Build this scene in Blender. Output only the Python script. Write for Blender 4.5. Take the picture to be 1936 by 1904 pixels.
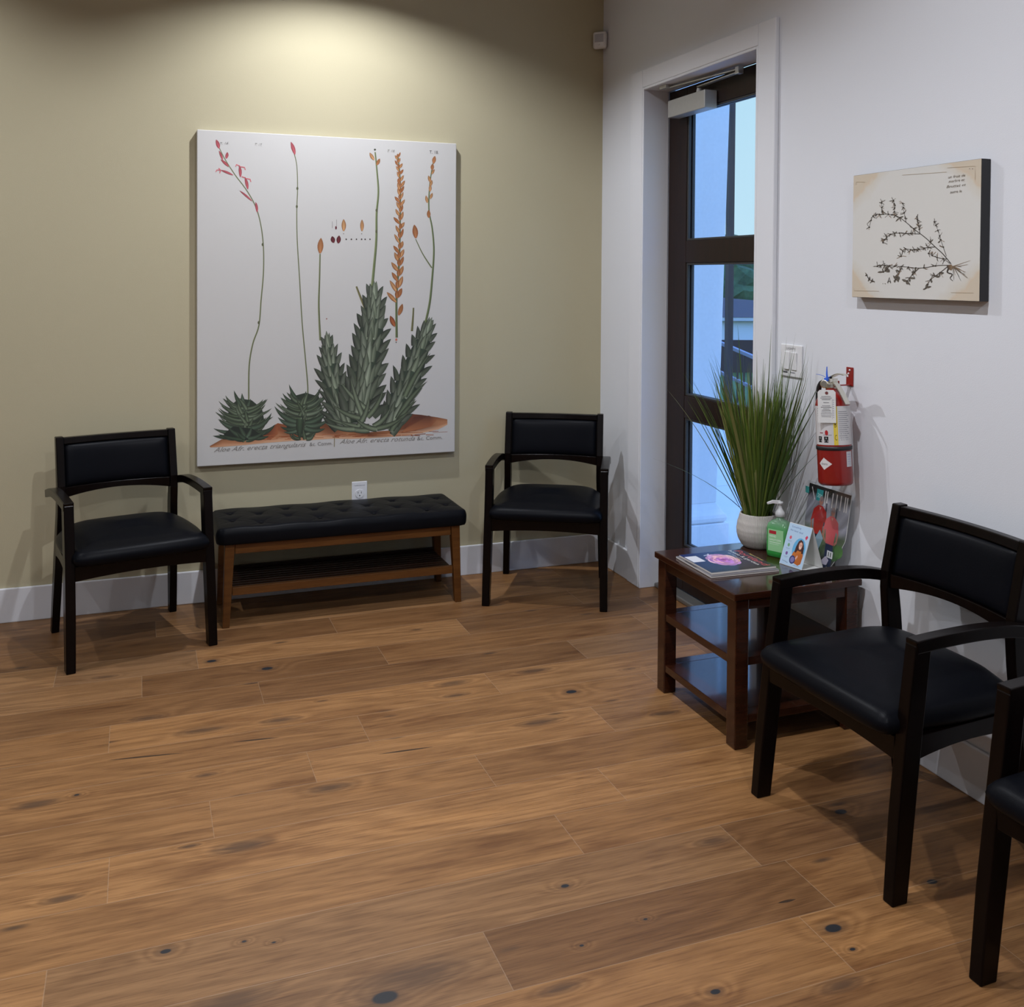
import bpy, bmesh, math, random
import numpy as np
from mathutils import Vector, Matrix
random.seed(7)
S = bpy.context.scene
COL = S.collection
for o in list(bpy.data.objects):
    bpy.data.objects.remove(o)

# ------------------------------------------------------------------ camera
cam = bpy.data.objects.new('camera', bpy.data.cameras.new('camera'))
COL.objects.link(cam)
CR = Vector((0.936871, -0.3496129, 0.00659859))
CU = Vector((0.000916073, 0.0213245, 0.9997722))
CF = Vector((0.34967397, 0.93665153, -0.02029861))
M = Matrix((( CR.x, CU.x, -CF.x, -2.2627), (CR.y, CU.y, -CF.y, -4.7264), (CR.z, CU.z, -CF.z, 1.5), (0, 0, 0, 1)))
cam.matrix_world = M
cam.data.sensor_width = 36.0
cam.data.lens = 36.0 * 1886.68 / 1936.0
cam.data.shift_x = 0.0
cam.data.shift_y = -(952.0 - 557.94) / 1936.0
cam.data.clip_start = 0.05
cam.data.clip_end = 300
S.camera = cam

# ------------------------------------------------------------------ exposure, sky
S.view_settings.view_transform = 'Standard'
S.view_settings.look = 'None'
S.view_settings.gamma = 1
S.view_settings.use_curve_mapping = False
S.view_settings.exposure = 0.0

W = bpy.data.worlds.new('dusk_sky')
S.world = W
W.use_nodes = True
nt = W.node_tree
nt.nodes.clear()
wo = nt.nodes.new('ShaderNodeOutputWorld')
bg = nt.nodes.new('ShaderNodeBackground')
tc = nt.nodes.new('ShaderNodeTexCoord')
sp = nt.nodes.new('ShaderNodeSeparateXYZ')
cr = nt.nodes.new('ShaderNodeValToRGB')
nt.links.new(tc.outputs['Generated'], sp.inputs[0])
nt.links.new(sp.outputs[2], cr.inputs[0])
nt.links.new(cr.outputs[0], bg.inputs[0])
nt.links.new(bg.outputs[0], wo.inputs[0])
bg.inputs[1].default_value = 1.0
e = cr.color_ramp.elements
e[0].position = 0.0; e[0].color = (0.58, 0.85, 0.98, 1)
e[1].position = 0.9; e[1].color = (0.52, 1.04, 2.5, 1)
k = e.new(0.22); k.color = (0.50, 0.80, 0.97, 1)
k = e.new(0.36); k.color = (0.50, 1.10, 2.35, 1)

# ceiling downlights: positions read from the shadows (two metre grid)
LIGHT_W = 40.5
LIGHT_C = (0.90, 0.93, 1.0)
CEIL = 3.05
LIGHTS = [(-1.45, -0.69), (-1.45, -2.70), (-3.45, -0.69), (-3.45, -2.70), (-1.45, -4.9), (-3.45, -4.9), (-5.45, -2.70)]

# ================================================================== helpers
def lin(c):
    return tuple((v / 255 / 12.92) if v / 255 <= 0.04045 else ((v / 255 + 0.055) / 1.055) ** 2.4 for v in c)

class NT:
    def __init__(s, name):
        s.m = bpy.data.materials.new(name)
        s.m.use_nodes = True
        s.t = s.m.node_tree
        s.b = s.t.nodes['Principled BSDF']
    def n(s, typ, ins=None, **kw):
        x = s.t.nodes.new(typ)
        for a, v in kw.items():
            setattr(x, a, v)
        for i, v in (ins or {}).items():
            if isinstance(v, bpy.types.NodeSocket):
                s.t.links.new(v, x.inputs[i])
            else:
                x.inputs[i].default_value = v
        return x
    def math(s, op, a, b=0.0, c=None, clamp=False):
        d = {0: a, 1: b}
        if c is not None: d[2] = c
        return s.n('ShaderNodeMath', d, operation=op, use_clamp=clamp).outputs[0]
    def mix(s, f, a, b, blend='MIX'):
        x = s.n('ShaderNodeMix', data_type='RGBA', blend_type=blend)
        for i, v in ((0, f), (6, a), (7, b)):
            if isinstance(v, bpy.types.NodeSocket): s.t.links.new(v, x.inputs[i])
            else: x.inputs[i].default_value = (*v, 1) if (i > 0 and len(v) == 3) else v
        return x.outputs[2]
    def ramp(s, f, stops):
        x = s.n('ShaderNodeValToRGB', {0: f})
        el = x.color_ramp.elements
        el[0].position = stops[0][0]; el[0].color = (*stops[0][1], 1)
        el[1].position = stops[-1][0]; el[1].color = (*stops[-1][1], 1)
        for p, c in stops[1:-1]:
            q = el.new(p); q.color = (*c, 1)
        return x.outputs[0]
    def set(s, **kw):
        names = dict(color='Base Color', rough='Roughness', metal='Metallic', spec='Specular IOR Level', coat='Coat Weight',
                     crough='Coat Roughness', normal='Normal', trans='Transmission Weight', ior='IOR', alpha='Alpha', sheen='Sheen Weight', sub='Subsurface Weight')
        for a, v in kw.items():
            i = s.b.inputs[names[a]]
            if isinstance(v, bpy.types.NodeSocket): s.t.links.new(v, i)
            else: i.default_value = (*v, 1) if (a == 'color' and len(v) == 3) else v
        return s.m
    def bump(s, h, strength=0.2, dist=0.002):
        s.set(normal=s.n('ShaderNodeBump', {'Strength': strength, 'Distance': dist, 'Height': h}).outputs[0])
    def noise(s, scale, vec=None, detail=3, rough=0.5, out=0):
        d = {'Scale': scale, 'Detail': detail, 'Roughness': rough}
        if vec is not None: d['Vector'] = vec
        return s.n('ShaderNodeTexNoise', d).outputs[out]
    def obj(s):
        return s.n('ShaderNodeTexCoord').outputs['Object']

def simple(name, color, rough=0.5, bump=None, **kw):
    m = NT(name)
    v = m.noise(bump[0] if bump else 60, m.obj())
    c = m.mix(v, tuple(x * 0.94 for x in color), tuple(min(1, x * 1.06) for x in color))
    m.set(color=c, rough=rough, **kw)
    if bump: m.bump(v, bump[1], bump[2])
    return m.m

def wood(name, dark, light, rough=0.4, axis='z', scale=1.0, coat=0.0, crough=0.1, spec=0.5, ior=1.5):
    m = NT(name)
    st = {'x': (1.2, 14, 14), 'y': (14, 1.2, 14), 'z': (14, 14, 1.2)}[axis]
    mp = m.n('ShaderNodeMapping', {0: m.obj(), 3: tuple(v * scale for v in st)}).outputs[0]
    n1 = m.noise(3.0, mp, 5, 0.6)
    n2 = m.noise(14.0, mp, 3, 0.6)
    f = m.math('ADD', m.math('MULTIPLY', n1, 0.7), m.math('MULTIPLY', n2, 0.3))
    c = m.ramp(f, [(0.32, dark), (0.68, light)])
    m.set(color=c, rough=rough, coat=coat, crough=crough, spec=spec, ior=ior)
    m.b.inputs['Coat IOR'].default_value = ior
    m.bump(n2, 0.08, 0.001)
    return m.m

def link(ob, parent=None):
    COL.objects.link(ob)
    if parent is not None: ob.parent = parent
    return ob

def obj(name, bm, mat, parent=None, bevel=0.0, smooth=False, segs=2, subsurf=0, loc=None, rot=None, auto=None):
    me = bpy.data.meshes.new(name)
    bmesh.ops.recalc_face_normals(bm, faces=bm.faces)
    bm.to_mesh(me); bm.free()
    for mm in (mat if isinstance(mat, (list, tuple)) else [mat]): me.materials.append(mm)
    if smooth:
        for p in me.polygons: p.use_smooth = True
    ob = bpy.data.objects.new(name, me)
    link(ob, parent)
    if loc: ob.location = loc
    if rot: ob.rotation_euler = rot
    if bevel:
        b = ob.modifiers.new('bevel', 'BEVEL'); b.width = bevel; b.segments = segs; b.limit_method = 'ANGLE'; b.angle_limit = 0.7
        b.harden_normals = False
    if subsurf:
        b = ob.modifiers.new('subsurf', 'SUBSURF'); b.levels = subsurf; b.render_levels = subsurf
    return ob

def tag(o, label=None, cat=None, group=None, kind=None):
    if label: o['label'] = label
    if cat: o['category'] = cat
    if group: o['group'] = group
    if kind: o['kind'] = kind
    return o

def thing(name, label, cat, loc=(0, 0, 0), rz=0.0, group=None, kind=None):
    o = bpy.data.objects.new(name, None)
    o.empty_display_size = 0.1
    link(o); o.location = loc; o.rotation_euler = (0, 0, rz)
    return tag(o, label, cat, group, kind)

def box(bm, x0, x1, y0, y1, z0, z1, mi=0):
    v = [bm.verts.new((x, y, z)) for z in (z0, z1) for y in (y0, y1) for x in (x0, x1)]
    for f in ((0, 1, 3, 2), (4, 6, 7, 5), (0, 4, 5, 1), (2, 3, 7, 6), (0, 2, 6, 4), (1, 5, 7, 3)):
        bm.faces.new([v[i] for i in f]).material_index = mi
    return v

def mbox(*a): 
    bm = bmesh.new()
    box(bm, *a); return bm

def bar(bm, pts, w, d, side=(1, 0, 0)):
    """rectangular section swept along pts; w along `side`, d across it"""
    pts = [Vector(p) for p in pts]; side = Vector(side).normalized()
    n = len(pts); w = w if isinstance(w, (list, tuple)) else [w] * n; d = d if isinstance(d, (list, tuple)) else [d] * n
    rings = []
    for i, p in enumerate(pts):
        if i == 0: t0 = t1 = (pts[1] - p).normalized()
        elif i == n - 1: t0 = t1 = (p - pts[i - 1]).normalized()
        else: t0 = (p - pts[i - 1]).normalized(); t1 = (pts[i + 1] - p).normalized()
        t = (t0 + t1).normalized()
        s = (side - t * side.dot(t)).normalized()
        u = t.cross(s)
        c = max(0.5, t.dot(t1))
        rings.append([bm.verts.new(p + s * a * w[i] / 2 + u * b * d[i] / 2 / c) for a, b in ((-1, -1), (1, -1), (1, 1), (-1, 1))])
    for a, b in zip(rings, rings[1:]):
        for i in range(4): bm.faces.new((a[i], a[(i + 1) % 4], b[(i + 1) % 4], b[i]))
    bm.faces.new(rings[0][::-1]); bm.faces.new(rings[-1])

def vbar(bm, pts, w, d):
    """bar with horizontal (level) end sections: w along x, d along y, for legs"""
    rings = []
    n = len(pts); w = w if isinstance(w, (list, tuple)) else [w] * n; d = d if isinstance(d, (list, tuple)) else [d] * n
    for i, p in enumerate(pts):
        rings.append([bm.verts.new((p[0] + a * w[i] / 2, p[1] + b * d[i] / 2, p[2])) for a, b in ((-1, -1), (1, -1), (1, 1), (-1, 1))])
    for a, b in zip(rings, rings[1:]):
        for i in range(4): bm.faces.new((a[i], a[(i + 1) % 4], b[(i + 1) % 4], b[i]))
    bm.faces.new(rings[0][::-1]); bm.faces.new(rings[-1])

def loft(bm, rings, cap0=True, cap1=True):
    R = [[bm.verts.new(p) for p in r] for r in rings]
    n = len(R[0])
    for a, b in zip(R, R[1:]):
        for i in range(n): bm.faces.new((a[i], a[(i + 1) % n], b[(i + 1) % n], b[i]))
    if cap0: bm.faces.new(R[0][::-1])
    if cap1: bm.faces.new(R[-1])
    return R

def lathe(bm, prof, n=48, cap0=True, cap1=True):
    return loft(bm, [[(r * math.cos(2 * math.pi * i / n), r * math.sin(2 * math.pi * i / n), z) for i in range(n)] for r, z in prof], cap0, cap1)

def tube(bm, pts, r, n=8):
    pts = [Vector(p) for p in pts]; rings = []
    up = Vector((0, 0, 1))
    for i, p in enumerate(pts):
        t = (pts[min(i + 1, len(pts) - 1)] - pts[max(i - 1, 0)]).normalized()
        s = t.cross(up) if abs(t.dot(up)) < 0.95 else t.cross(Vector((1, 0, 0)))
        s.normalize(); u = s.cross(t)
        rr = r[i] if isinstance(r, (list, tuple)) else r
        rings.append([p + s * math.cos(2 * math.pi * j / n) * rr + u * math.sin(2 * math.pi * j / n) * rr for j in range(n)])
    loft(bm, rings)

def smooth_path(pts, k=6):
    P = [Vector(p) for p in pts]; out = []
    for i in range(len(P) - 1):
        a = P[max(i - 1, 0)]; b = P[i]; c = P[i + 1]; d = P[min(i + 2, len(P) - 1)]
        for j in range(k):
            t = j / k
            out.append(0.5 * ((2 * b) + (c - a) * t + (2 * a - 5 * b + 4 * c - d) * t * t + (3 * b - a - 3 * c + d) * t ** 3))
    out.append(P[-1]); return out

# ---------- flat printed artwork: coloured polygons laid on a surface, one mesh
class Print:
    def __init__(s, step=1.1e-6):
        s.v = []; s.f = []; s.c = []; s.k = 0; s.step = step
    def poly(s, pts, cols):
        s.k += 1; b = len(s.v)
        if not isinstance(cols, list): cols = [cols] * len(pts)
        for p, c in zip(pts, cols): s.v.append((p[0], p[1], s.k * s.step)); s.c.append(lin(c))
        s.f.append(list(range(b, b + len(pts))))
    def strip(s, rows, cols):
        """rows of equal length; cols a row of colours or rows of colours"""
        s.k += 1; b = len(s.v); m = len(rows[0])
        for i, r in enumerate(rows):
            for j, p in enumerate(r):
                s.v.append((p[0], p[1], s.k * s.step))
                s.c.append(lin(cols[i][j] if isinstance(cols[0], list) else cols[j]))
        for i in range(len(rows) - 1):
            for j in range(m - 1):
                s.f.append([b + i * m + j, b + i * m + j + 1, b + (i + 1) * m + j + 1, b + (i + 1) * m + j])
    def line(s, pts, w, col, col2=None):
        pts = [np.array(p[:2], float) for p in pts]; rows = []
        for i, p in enumerate(pts):
            t = pts[min(i + 1, len(pts) - 1)] - pts[max(i - 1, 0)]; t = t / (np.linalg.norm(t) + 1e-9)
            nn = np.array((-t[1], t[0])); ww = w[i] if isinstance(w, list) else w
            rows.append([p - nn * ww / 2, p + nn * ww / 2])
        s.strip(rows, [col, col2 or col])
    def leaf(s, a, b, w, bend, cd, cl, k=6, bud=False, cd2=None):
        a = np.array(a, float); b = np.array(b, float); d = b - a; L = np.linalg.norm(d); pn = np.array((-d[1], d[0])) / (L + 1e-9)
        c = (a + b) / 2 + pn * bend; rows = []; cols = []
        for i in range(k + 1):
            t = i / k; p = (1 - t) ** 2 * a + 2 * t * (1 - t) * c + t * t * b
            tg = 2 * (1 - t) * (c - a) + 2 * t * (b - c); tg = tg / (np.linalg.norm(tg) + 1e-9); q = np.array((-tg[1], tg[0]))
            h = w * (math.sin(math.pi * min(1, t * 0.92 + 0.06)) ** 0.8 if bud else (1 - t ** 1.7) * (0.75 + 0.5 * t))
            rows.append([p - q * h, p, p + q * h])
            cols.append([cd, tuple(x * (1 - t * 0.25) for x in cl), cd2 or cd])
        s.strip(rows, cols)
    def disc(s, c, rx, ry, col, n=20, a0=0, edge=None):
        pts = [(c[0] + rx * math.cos(2 * math.pi * i / n + a0), c[1] + ry * math.sin(2 * math.pi * i / n + a0)) for i in range(n)]
        s.poly(pts, col)
    def rect(s, x0, y0, x1, y1, col): s.poly([(x0, y0), (x1, y0), (x1, y1), (x0, y1)], col)
    def text(s, txt, a, b, h, col, shear=0.0, flip=1, squeeze=None):
        """write txt so that its baseline runs from a to b (surface units); h = letter height; flip=-1 when the y axis points down"""
        cu = bpy.data.curves.new('t', 'FONT'); cu.body = txt; cu.shear = shear; cu.size = 1.0; cu.resolution_u = 2
        ob = bpy.data.objects.new('t', cu); COL.objects.link(ob)
        bpy.context.view_layer.update()
        me = bpy.data.meshes.new_from_object(ob.evaluated_get(bpy.context.evaluated_depsgraph_get()))
        if len(me.vertices):
            xs = [v.co.x for v in me.vertices]; x0, x1 = min(xs), max(xs)
            a = np.array(a, float); b = np.array(b, float); dx = (b - a) / max(x1 - x0, 1e-6)
            n = (b - a) / np.linalg.norm(b - a); up = np.array((-n[1], n[0])) * flip * h / 0.7
            s.k += 1; base = len(s.v)
            for v in me.vertices:
                p = a + dx * (v.co.x - x0) + up * v.co.y
                s.v.append((p[0], p[1], s.k * s.step)); s.c.append(lin(col))
            for p in me.polygons: s.f.append([base + i for i in p.vertices])
        bpy.data.objects.remove(ob); bpy.data.curves.remove(cu); bpy.data.meshes.remove(me)
    def build(s, name, fn, mat, parent=None):
        """fn maps (u, v, lift) to a point in space"""
        me = bpy.data.meshes.new(name)
        me.from_pydata([tuple(fn(*p)) for p in s.v], [], s.f)
        ca = me.color_attributes.new('print', 'FLOAT_COLOR', 'POINT')
        ca.data.foreach_set('color', [x for c in s.c for x in (*c, 1.0)])
        me.materials.append(mat)
        ob = bpy.data.objects.new(name, me)
        return link(ob, parent)

def homog(src, dst):
    A = []; B = []
    for (x, y), (u, v) in zip(src, dst):
        A.append([x, y, 1, 0, 0, 0, -u * x, -u * y]); B.append(u)
        A.append([0, 0, 0, x, y, 1, -v * x, -v * y]); B.append(v)
    h = np.linalg.solve(np.array(A, float), np.array(B, float))
    def f(x, y):
        w = h[6] * x + h[7] * y + 1
        return (h[0] * x + h[1] * y + h[2]) / w, (h[3] * x + h[4] * y + h[5]) / w
    return f

# ================================================================== materials
def m_print(name, rough=0.6, coat=0.0, canvas=False):
    m = NT(name)
    a = m.n('ShaderNodeAttribute', attribute_name='print').outputs['Color']
    m.set(color=a, rough=rough, coat=coat, crough=0.15)
    return m.m
PRINT = m_print('printed_ink', 0.7)
GLOSSPRINT = m_print('glossy_print', 0.35, 0.25)

def m_wall(name, color, var=0.02):
    m = NT(name)
    o = m.obj()
    n = m.noise(1.3, o, 2)
    c = m.mix(n, tuple(v * (1 - var) for v in color), tuple(v * (1 + var) for v in color))
    t = m.noise(260, o, 3, 0.6)
    m.set(color=c, rough=0.75, spec=0.3)
    m.bump(t, 0.25, 0.0012)
    return m.m
OLIVE = m_wall('olive_paint', (0.450, 0.405, 0.272))
WHITE = m_wall('white_wall_paint', (0.68, 0.695, 0.73))
CEILM = m_wall('ceiling_paint', (0.68, 0.68, 0.68))
FARW = m_wall('grey_wall_paint', (0.34, 0.34, 0.34))
TRIM = m_wall('trim_satin_paint', (0.69, 0.70, 0.73), 0.0)
CHAIRW = wood('espresso_wood', (0.0016, 0.0009, 0.0008), (0.0046, 0.0022, 0.0018), 0.26, 'z', spec=0.5, ior=1.24)
BENCHW = wood('honey_brown_wood', (0.080, 0.028, 0.0055), (0.150, 0.058, 0.013), 0.42, 'x', ior=1.35)
TABLEW = wood('mahogany_wood', (0.018, 0.0045, 0.002), (0.046, 0.013, 0.0055), 0.24, 'x', coat=1.0, crough=0.09, spec=0.2, ior=1.38)
DOORW = wood('dark_door_wood', (0.007, 0.0028, 0.0018), (0.020, 0.0075, 0.0045), 0.36, 'z', spec=0.3)

def m_leather(name, col, rough=0.42):
    m = NT(name); o = m.obj()
    v = m.n('ShaderNodeTexVoronoi', {'Vector': o, 'Scale': 420}).outputs[0]
    n = m.noise(7, o, 3)
    m.set(color=m.mix(n, tuple(x * .85 for x in col), tuple(x * 1.15 for x in col)), rough=m.math('ADD', m.math('MULTIPLY', n, 0.12), rough - 0.06), spec=0.35, ior=1.19)
    m.bump(m.math('ADD', m.math('MULTIPLY', v, 0.5), m.math('MULTIPLY', n, 1.2)), 0.16, 0.0015)
    return m.m
LEATHER = m_leather('black_leather', (0.0036, 0.0040, 0.0058), 0.38)
BLEATHER = m_leather('bench_leather', (0.0050, 0.0054, 0.0072), 0.40)
METAL = simple('brushed_aluminium', (0.62, 0.62, 0.60), 0.38, metal=0.85)
CHROME = simple('nickel_plated_metal', (0.72, 0.70, 0.62), 0.25, metal=1.0)
PAINTALU = simple('aluminium_paint', (0.42, 0.42, 0.405), 0.42, metal=0.3)
RED = simple('red_enamel', (0.24, 0.010, 0.007), 0.28, coat=0.3)
BLACKR = simple('black_rubber', (0.012, 0.012, 0.014), 0.5)
PLASTIC = simple('white_plastic', (0.72, 0.72, 0.73), 0.35)
GREYP = simple('grey_plastic', (0.42, 0.42, 0.45), 0.35)
DARKP = simple('dark_slot', (0.03, 0.03, 0.03), 0.5)
BLUEP = simple('blue_plastic', (0.03, 0.12, 0.62), 0.4)
PAPER = simple('white_paper', (0.70, 0.70, 0.68), 0.7)

def m_glass(name, tint=(1, 1, 1), refl=1.0, ior=1.45):
    m = NT(name); t = m.t
    tr = m.n('ShaderNodeBsdfTransparent', {0: (*tint, 1)})
    gl = m.n('ShaderNodeBsdfGlossy', {0: (1, 1, 1, 1), 'Roughness': 0.02})
    bf = m.n('ShaderNodeNewGeometry').outputs['Backfacing']; fr = m.n('ShaderNodeFresnel', {0: m.math('ADD', m.math('MULTIPLY', bf, 1 / ior - ior), ior)})
    mx = m.n('ShaderNodeMixShader', {0: m.math('MULTIPLY', fr.outputs[0], refl), 1: tr.outputs[0], 2: gl.outputs[0]})
    t.links.new(mx.outputs[0], t.nodes['Material Output'].inputs[0])
    return m.m
GLASS = m_glass('door_glass', (0.97, 0.98, 1.0), 0.5)
CLEAR = m_glass('clear_plastic', (0.93, 0.94, 0.95), 1.2)

# floor planks -------------------------------------------------------
KNOTS = [(-2.21, -2.424, 0.013, 1), (-1.787, -2.727, 0.031, 1), (-1.133, -2.947, 0.013, 1), (-1.285, -2.507, 0.012, 1), (-0.767, -2.863, 0.024, 1), (-2.044, -2.449, 0.006, 1), (-1.982, -2.475, 0.005, 1), (-1.337, -2.72, 0.006, 1), (-1.159, -2.687, 0.006, 1), (-0.773, -2.937, 0.008, 1), (-0.421, -2.458, 0.021, 1), (-0.42, -2.801, 0.016, 1),
  (-2.077, -1.644, 0.022, 0), (-2.535, -1.654, 0.036, 0), (-2.075, -1.34, 0.052, 0), (-1.81, -0.884, 0.024, 1), (-1.189, -1.251, 0.040, 0), (-1.208, -1.356, 0.03, 0), (-0.862, -1.242, 0.04, 0), (-0.807, -1.465, 0.023, 1), (-2.44, -2.144, 0.028, 0), (-1.742, -1.846, 0.043, 0), (-2.016, -2.062, 0.047, 0), (-0.834, -2.462, 0.034, 0), (-2.079, -2.628, 0.054, 0), (-1.706, -2.688, 0.079, 0), (-1.821, -1.348, 0.042, 0), (-0.871, -3.02, 0.034, 0), (-1.006, -1.652, 0.046, 0), (-2.237, -1.179, 0.035, 0), (-2.433, -1.639, 0.008, 1), (-2.142, -2.017, 0.017, 0), (-0.575, -1.735, 0.03, 0), (-1.662, -1.242, 0.015, 0), (-0.514, -1.349, 0.02, 0), (-2.003, -0.739, 0.02, 1), (-2.381, -0.766, 0.027, 0), (-1.435, -2.829, 0.033, 0)]
CRACKS = [(-2.361, -1.449, -2.131, -1.478), (-1.566, -1.691, -1.389, -1.702), (-1.985, -1.455, -1.838, -1.473), (-0.833, -2.742, -0.782, -2.744)]
def m_floor():
    m = NT('oak_planks')
    pos = m.n('ShaderNodeNewGeometry').outputs['Position']
    sx = m.n('ShaderNodeSeparateXYZ', {0: pos}); X, Y = sx.outputs[0], sx.outputs[1]
    rc = m.n('ShaderNodeSeparateColor', {0: m.n('ShaderNodeAttribute', attribute_name='plank').outputs['Color']})
    r1, r2, r3 = rc.outputs
    # knots: bend the grain and darken
    bend = None; dark = None; soft = None
    for kx, ky, r, d in KNOTS:
        q_ = r * (1.0 if d else 0.72); dx = m.math('MULTIPLY', m.math('SUBTRACT', X, kx), 1 / (q_ * (1.35 if d else 1.8))); dy = m.math('MULTIPLY', m.math('SUBTRACT', Y, ky), 1 / (q_ * (0.85 if d else 0.62)))
        dd = m.math('ADD', m.math('MULTIPLY', dx, dx), m.math('MULTIPLY', dy, dy))
        g = m.math('POWER', 2.718, m.math('MULTIPLY', dd, -0.16 if d else -0.5))
        g = m.math('MULTIPLY', g, 0.22)
        bend = g if bend is None else m.math('ADD', bend, g)
        if d:
            dark = dd if dark is None else m.math('MINIMUM', dark, dd)
        soft = dd if soft is None else m.math('MINIMUM', soft, dd)
    gx = m.math('ADD', m.math('MULTIPLY', X, 1.0), m.math('MULTIPLY', r1, 31.0))
    gy = m.math('ADD', Y, m.math('MULTIPLY', r2, 17.0))
    v1 = m.n('ShaderNodeCombineXYZ', {0: m.math('MULTIPLY', gx, 0.75), 1: m.math('MULTIPLY', gy, 5.0), 2: m.math('MULTIPLY', r3, 9.0)}).outputs[0]
    field = m.math('ADD', m.noise(1.0, v1, 2, 0.45), bend)
    rings = m.math('ADD', m.math('MULTIPLY', m.math('SINE', m.math('MULTIPLY', field, 75.0)), 0.5), 0.5)
    v2 = m.n('ShaderNodeCombineXYZ', {0: m.math('MULTIPLY', gx, 3.0), 1: m.math('MULTIPLY', m.math('ADD', gy, m.math('MULTIPLY', field, 0.05)), 90.0), 2: r3}).outputs[0]
    fine = m.noise(1.0, v2, 4, 0.65)
    v4 = m.n('ShaderNodeCombineXYZ', {0: m.math('MULTIPLY', gx, 9.0), 1: m.math('MULTIPLY', gy, 260.0), 2: r3}).outputs[0]
    pore = m.noise(1.0, v4, 3, 0.7)
    v3 = m.n('ShaderNodeCombineXYZ', {0: m.math('MULTIPLY', gx, 2.2), 1: m.math('MULTIPLY', gy, 9.0), 2: r3}).outputs[0]
    blot = m.noise(1.0, v3, 4, 0.6)
    base = m.ramp(r3, [(0.0, (0.170, 0.082, 0.032)), (0.3, (0.285, 0.139, 0.050)), (0.65, (0.390, 0.197, 0.072)), (1.0, (0.250, 0.134, 0.059))])
    c = m.mix(m.math('MULTIPLY', rings, 0.42), base, m.mix(1.0, base, (0.56, 0.50, 0.44), 'MULTIPLY'))
    c = m.mix(m.ramp(fine, [(0.36, (0.55,) * 3), (0.60, (0, 0, 0))]), c, m.mix(1.0, c, (0.58, 0.52, 0.46), 'MULTIPLY'))
    c = m.mix(m.ramp(pore, [(0.34, (0.60,) * 3), (0.50, (0, 0, 0))]), c, m.mix(1.0, c, (0.50, 0.44, 0.40), 'MULTIPLY'))
    c = m.mix(m.ramp(blot, [(0.28, (0.85,) * 3), (0.46, (0, 0, 0))]), c, m.mix(1.0, c, (0.56, 0.47, 0.40), 'MULTIPLY'))
    c = m.mix(m.ramp(blot, [(0.55, (0, 0, 0)), (0.75, (0.6,) * 3)]), c, m.mix(1.0, c, (1.22, 1.20, 1.12), 'MULTIPLY'))
    # small dark mineral streaks and pin knots scattered over the boards
    v5 = m.n('ShaderNodeCombineXYZ', {0: m.math('MULTIPLY', gx, 2.6), 1: m.math('MULTIPLY', gy, 9.0), 2: r3}).outputs[0]
    vor = m.n('ShaderNodeTexVoronoi', {'Vector': v5, 'Scale': 1.0}).outputs[0]
    c = m.mix(m.ramp(vor, [(0.035, (0.8,) * 3), (0.11, (0, 0, 0))]), c, (0.05, 0.028, 0.016))
    wob = m.math('ADD', soft, m.math('ADD', m.math('MULTIPLY', m.math('SUBTRACT', fine, 0.5), 2.2), m.math('MULTIPLY', m.math('SUBTRACT', blot, 0.5), 3.0)))
    c = m.mix(m.ramp(m.math('MULTIPLY', wob, 0.2), [(0.0, (0.85,) * 3), (0.12, (0.5,) * 3), (0.5, (0, 0, 0))]), c, (0.085, 0.044, 0.022))
    c = m.mix(m.ramp(dark, [(0.30, (1, 1, 1)), (0.52, (0, 0, 0))]), c, (0.018, 0.019, 0.022))
    for x0, y0, x1, y1 in CRACKS:
        t = m.math('MULTIPLY', m.math('SUBTRACT', X, x0), 1 / (x1 - x0))
        yy = m.math('ABSOLUTE', m.math('SUBTRACT', Y, m.math('ADD', m.math('MULTIPLY', t, y1 - y0), y0)))
        tt = m.math('MULTIPLY', m.math('SUBTRACT', t, 0.5), 2.0); inside = m.math('SUBTRACT', 1.0, m.math('MULTIPLY', tt, tt), clamp=True)
        c = m.mix(m.math('MULTIPLY', m.math('LESS_THAN', yy, m.math('MULTIPLY', inside, 0.0045)), 0.85), c, (0.02, 0.014, 0.01))
    # bevelled joints from the two uv maps, light caught on edges painted in
    ua = m.n('ShaderNodeSeparateXYZ', {0: m.n('ShaderNodeUVMap', uv_map='a').outputs[0]})
    ub = m.n('ShaderNodeSeparateXYZ', {0: m.n('ShaderNodeUVMap', uv_map='b').outputs[0]})
    de = m.math('MINIMUM', m.math('MINIMUM', ua.outputs[0], ua.outputs[1]), m.math('MINIMUM', ub.outputs[0], ub.outputs[1]))
    c = m.mix(m.math('MULTIPLY', m.math('LESS_THAN', de, 0.0011), 0.30), c, (0.44, 0.31, 0.20))
    m.set(color=c, rough=m.math('ADD', m.math('MULTIPLY', fine, 0.16), 0.40), spec=0.38)
    h = m.math('ADD', m.math('MULTIPLY', fine, 0.4), m.math('MULTIPLY', m.math('MINIMUM', m.math('MULTIPLY', de, 500.0), 1.0), 1.2))
    m.bump(h, 0.35, 0.0012)
    return m.m
FLOORM = m_floor()

# ================================================================== structure
XL, YN = -6.6, -6.8          # far-left wall and wall behind the camera
def struct(name, bm, mat, parent=None, **kw):
    o = obj(name, bm, mat, parent, **kw)
    if parent is None: o['kind'] = 'structure'
    return o

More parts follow.
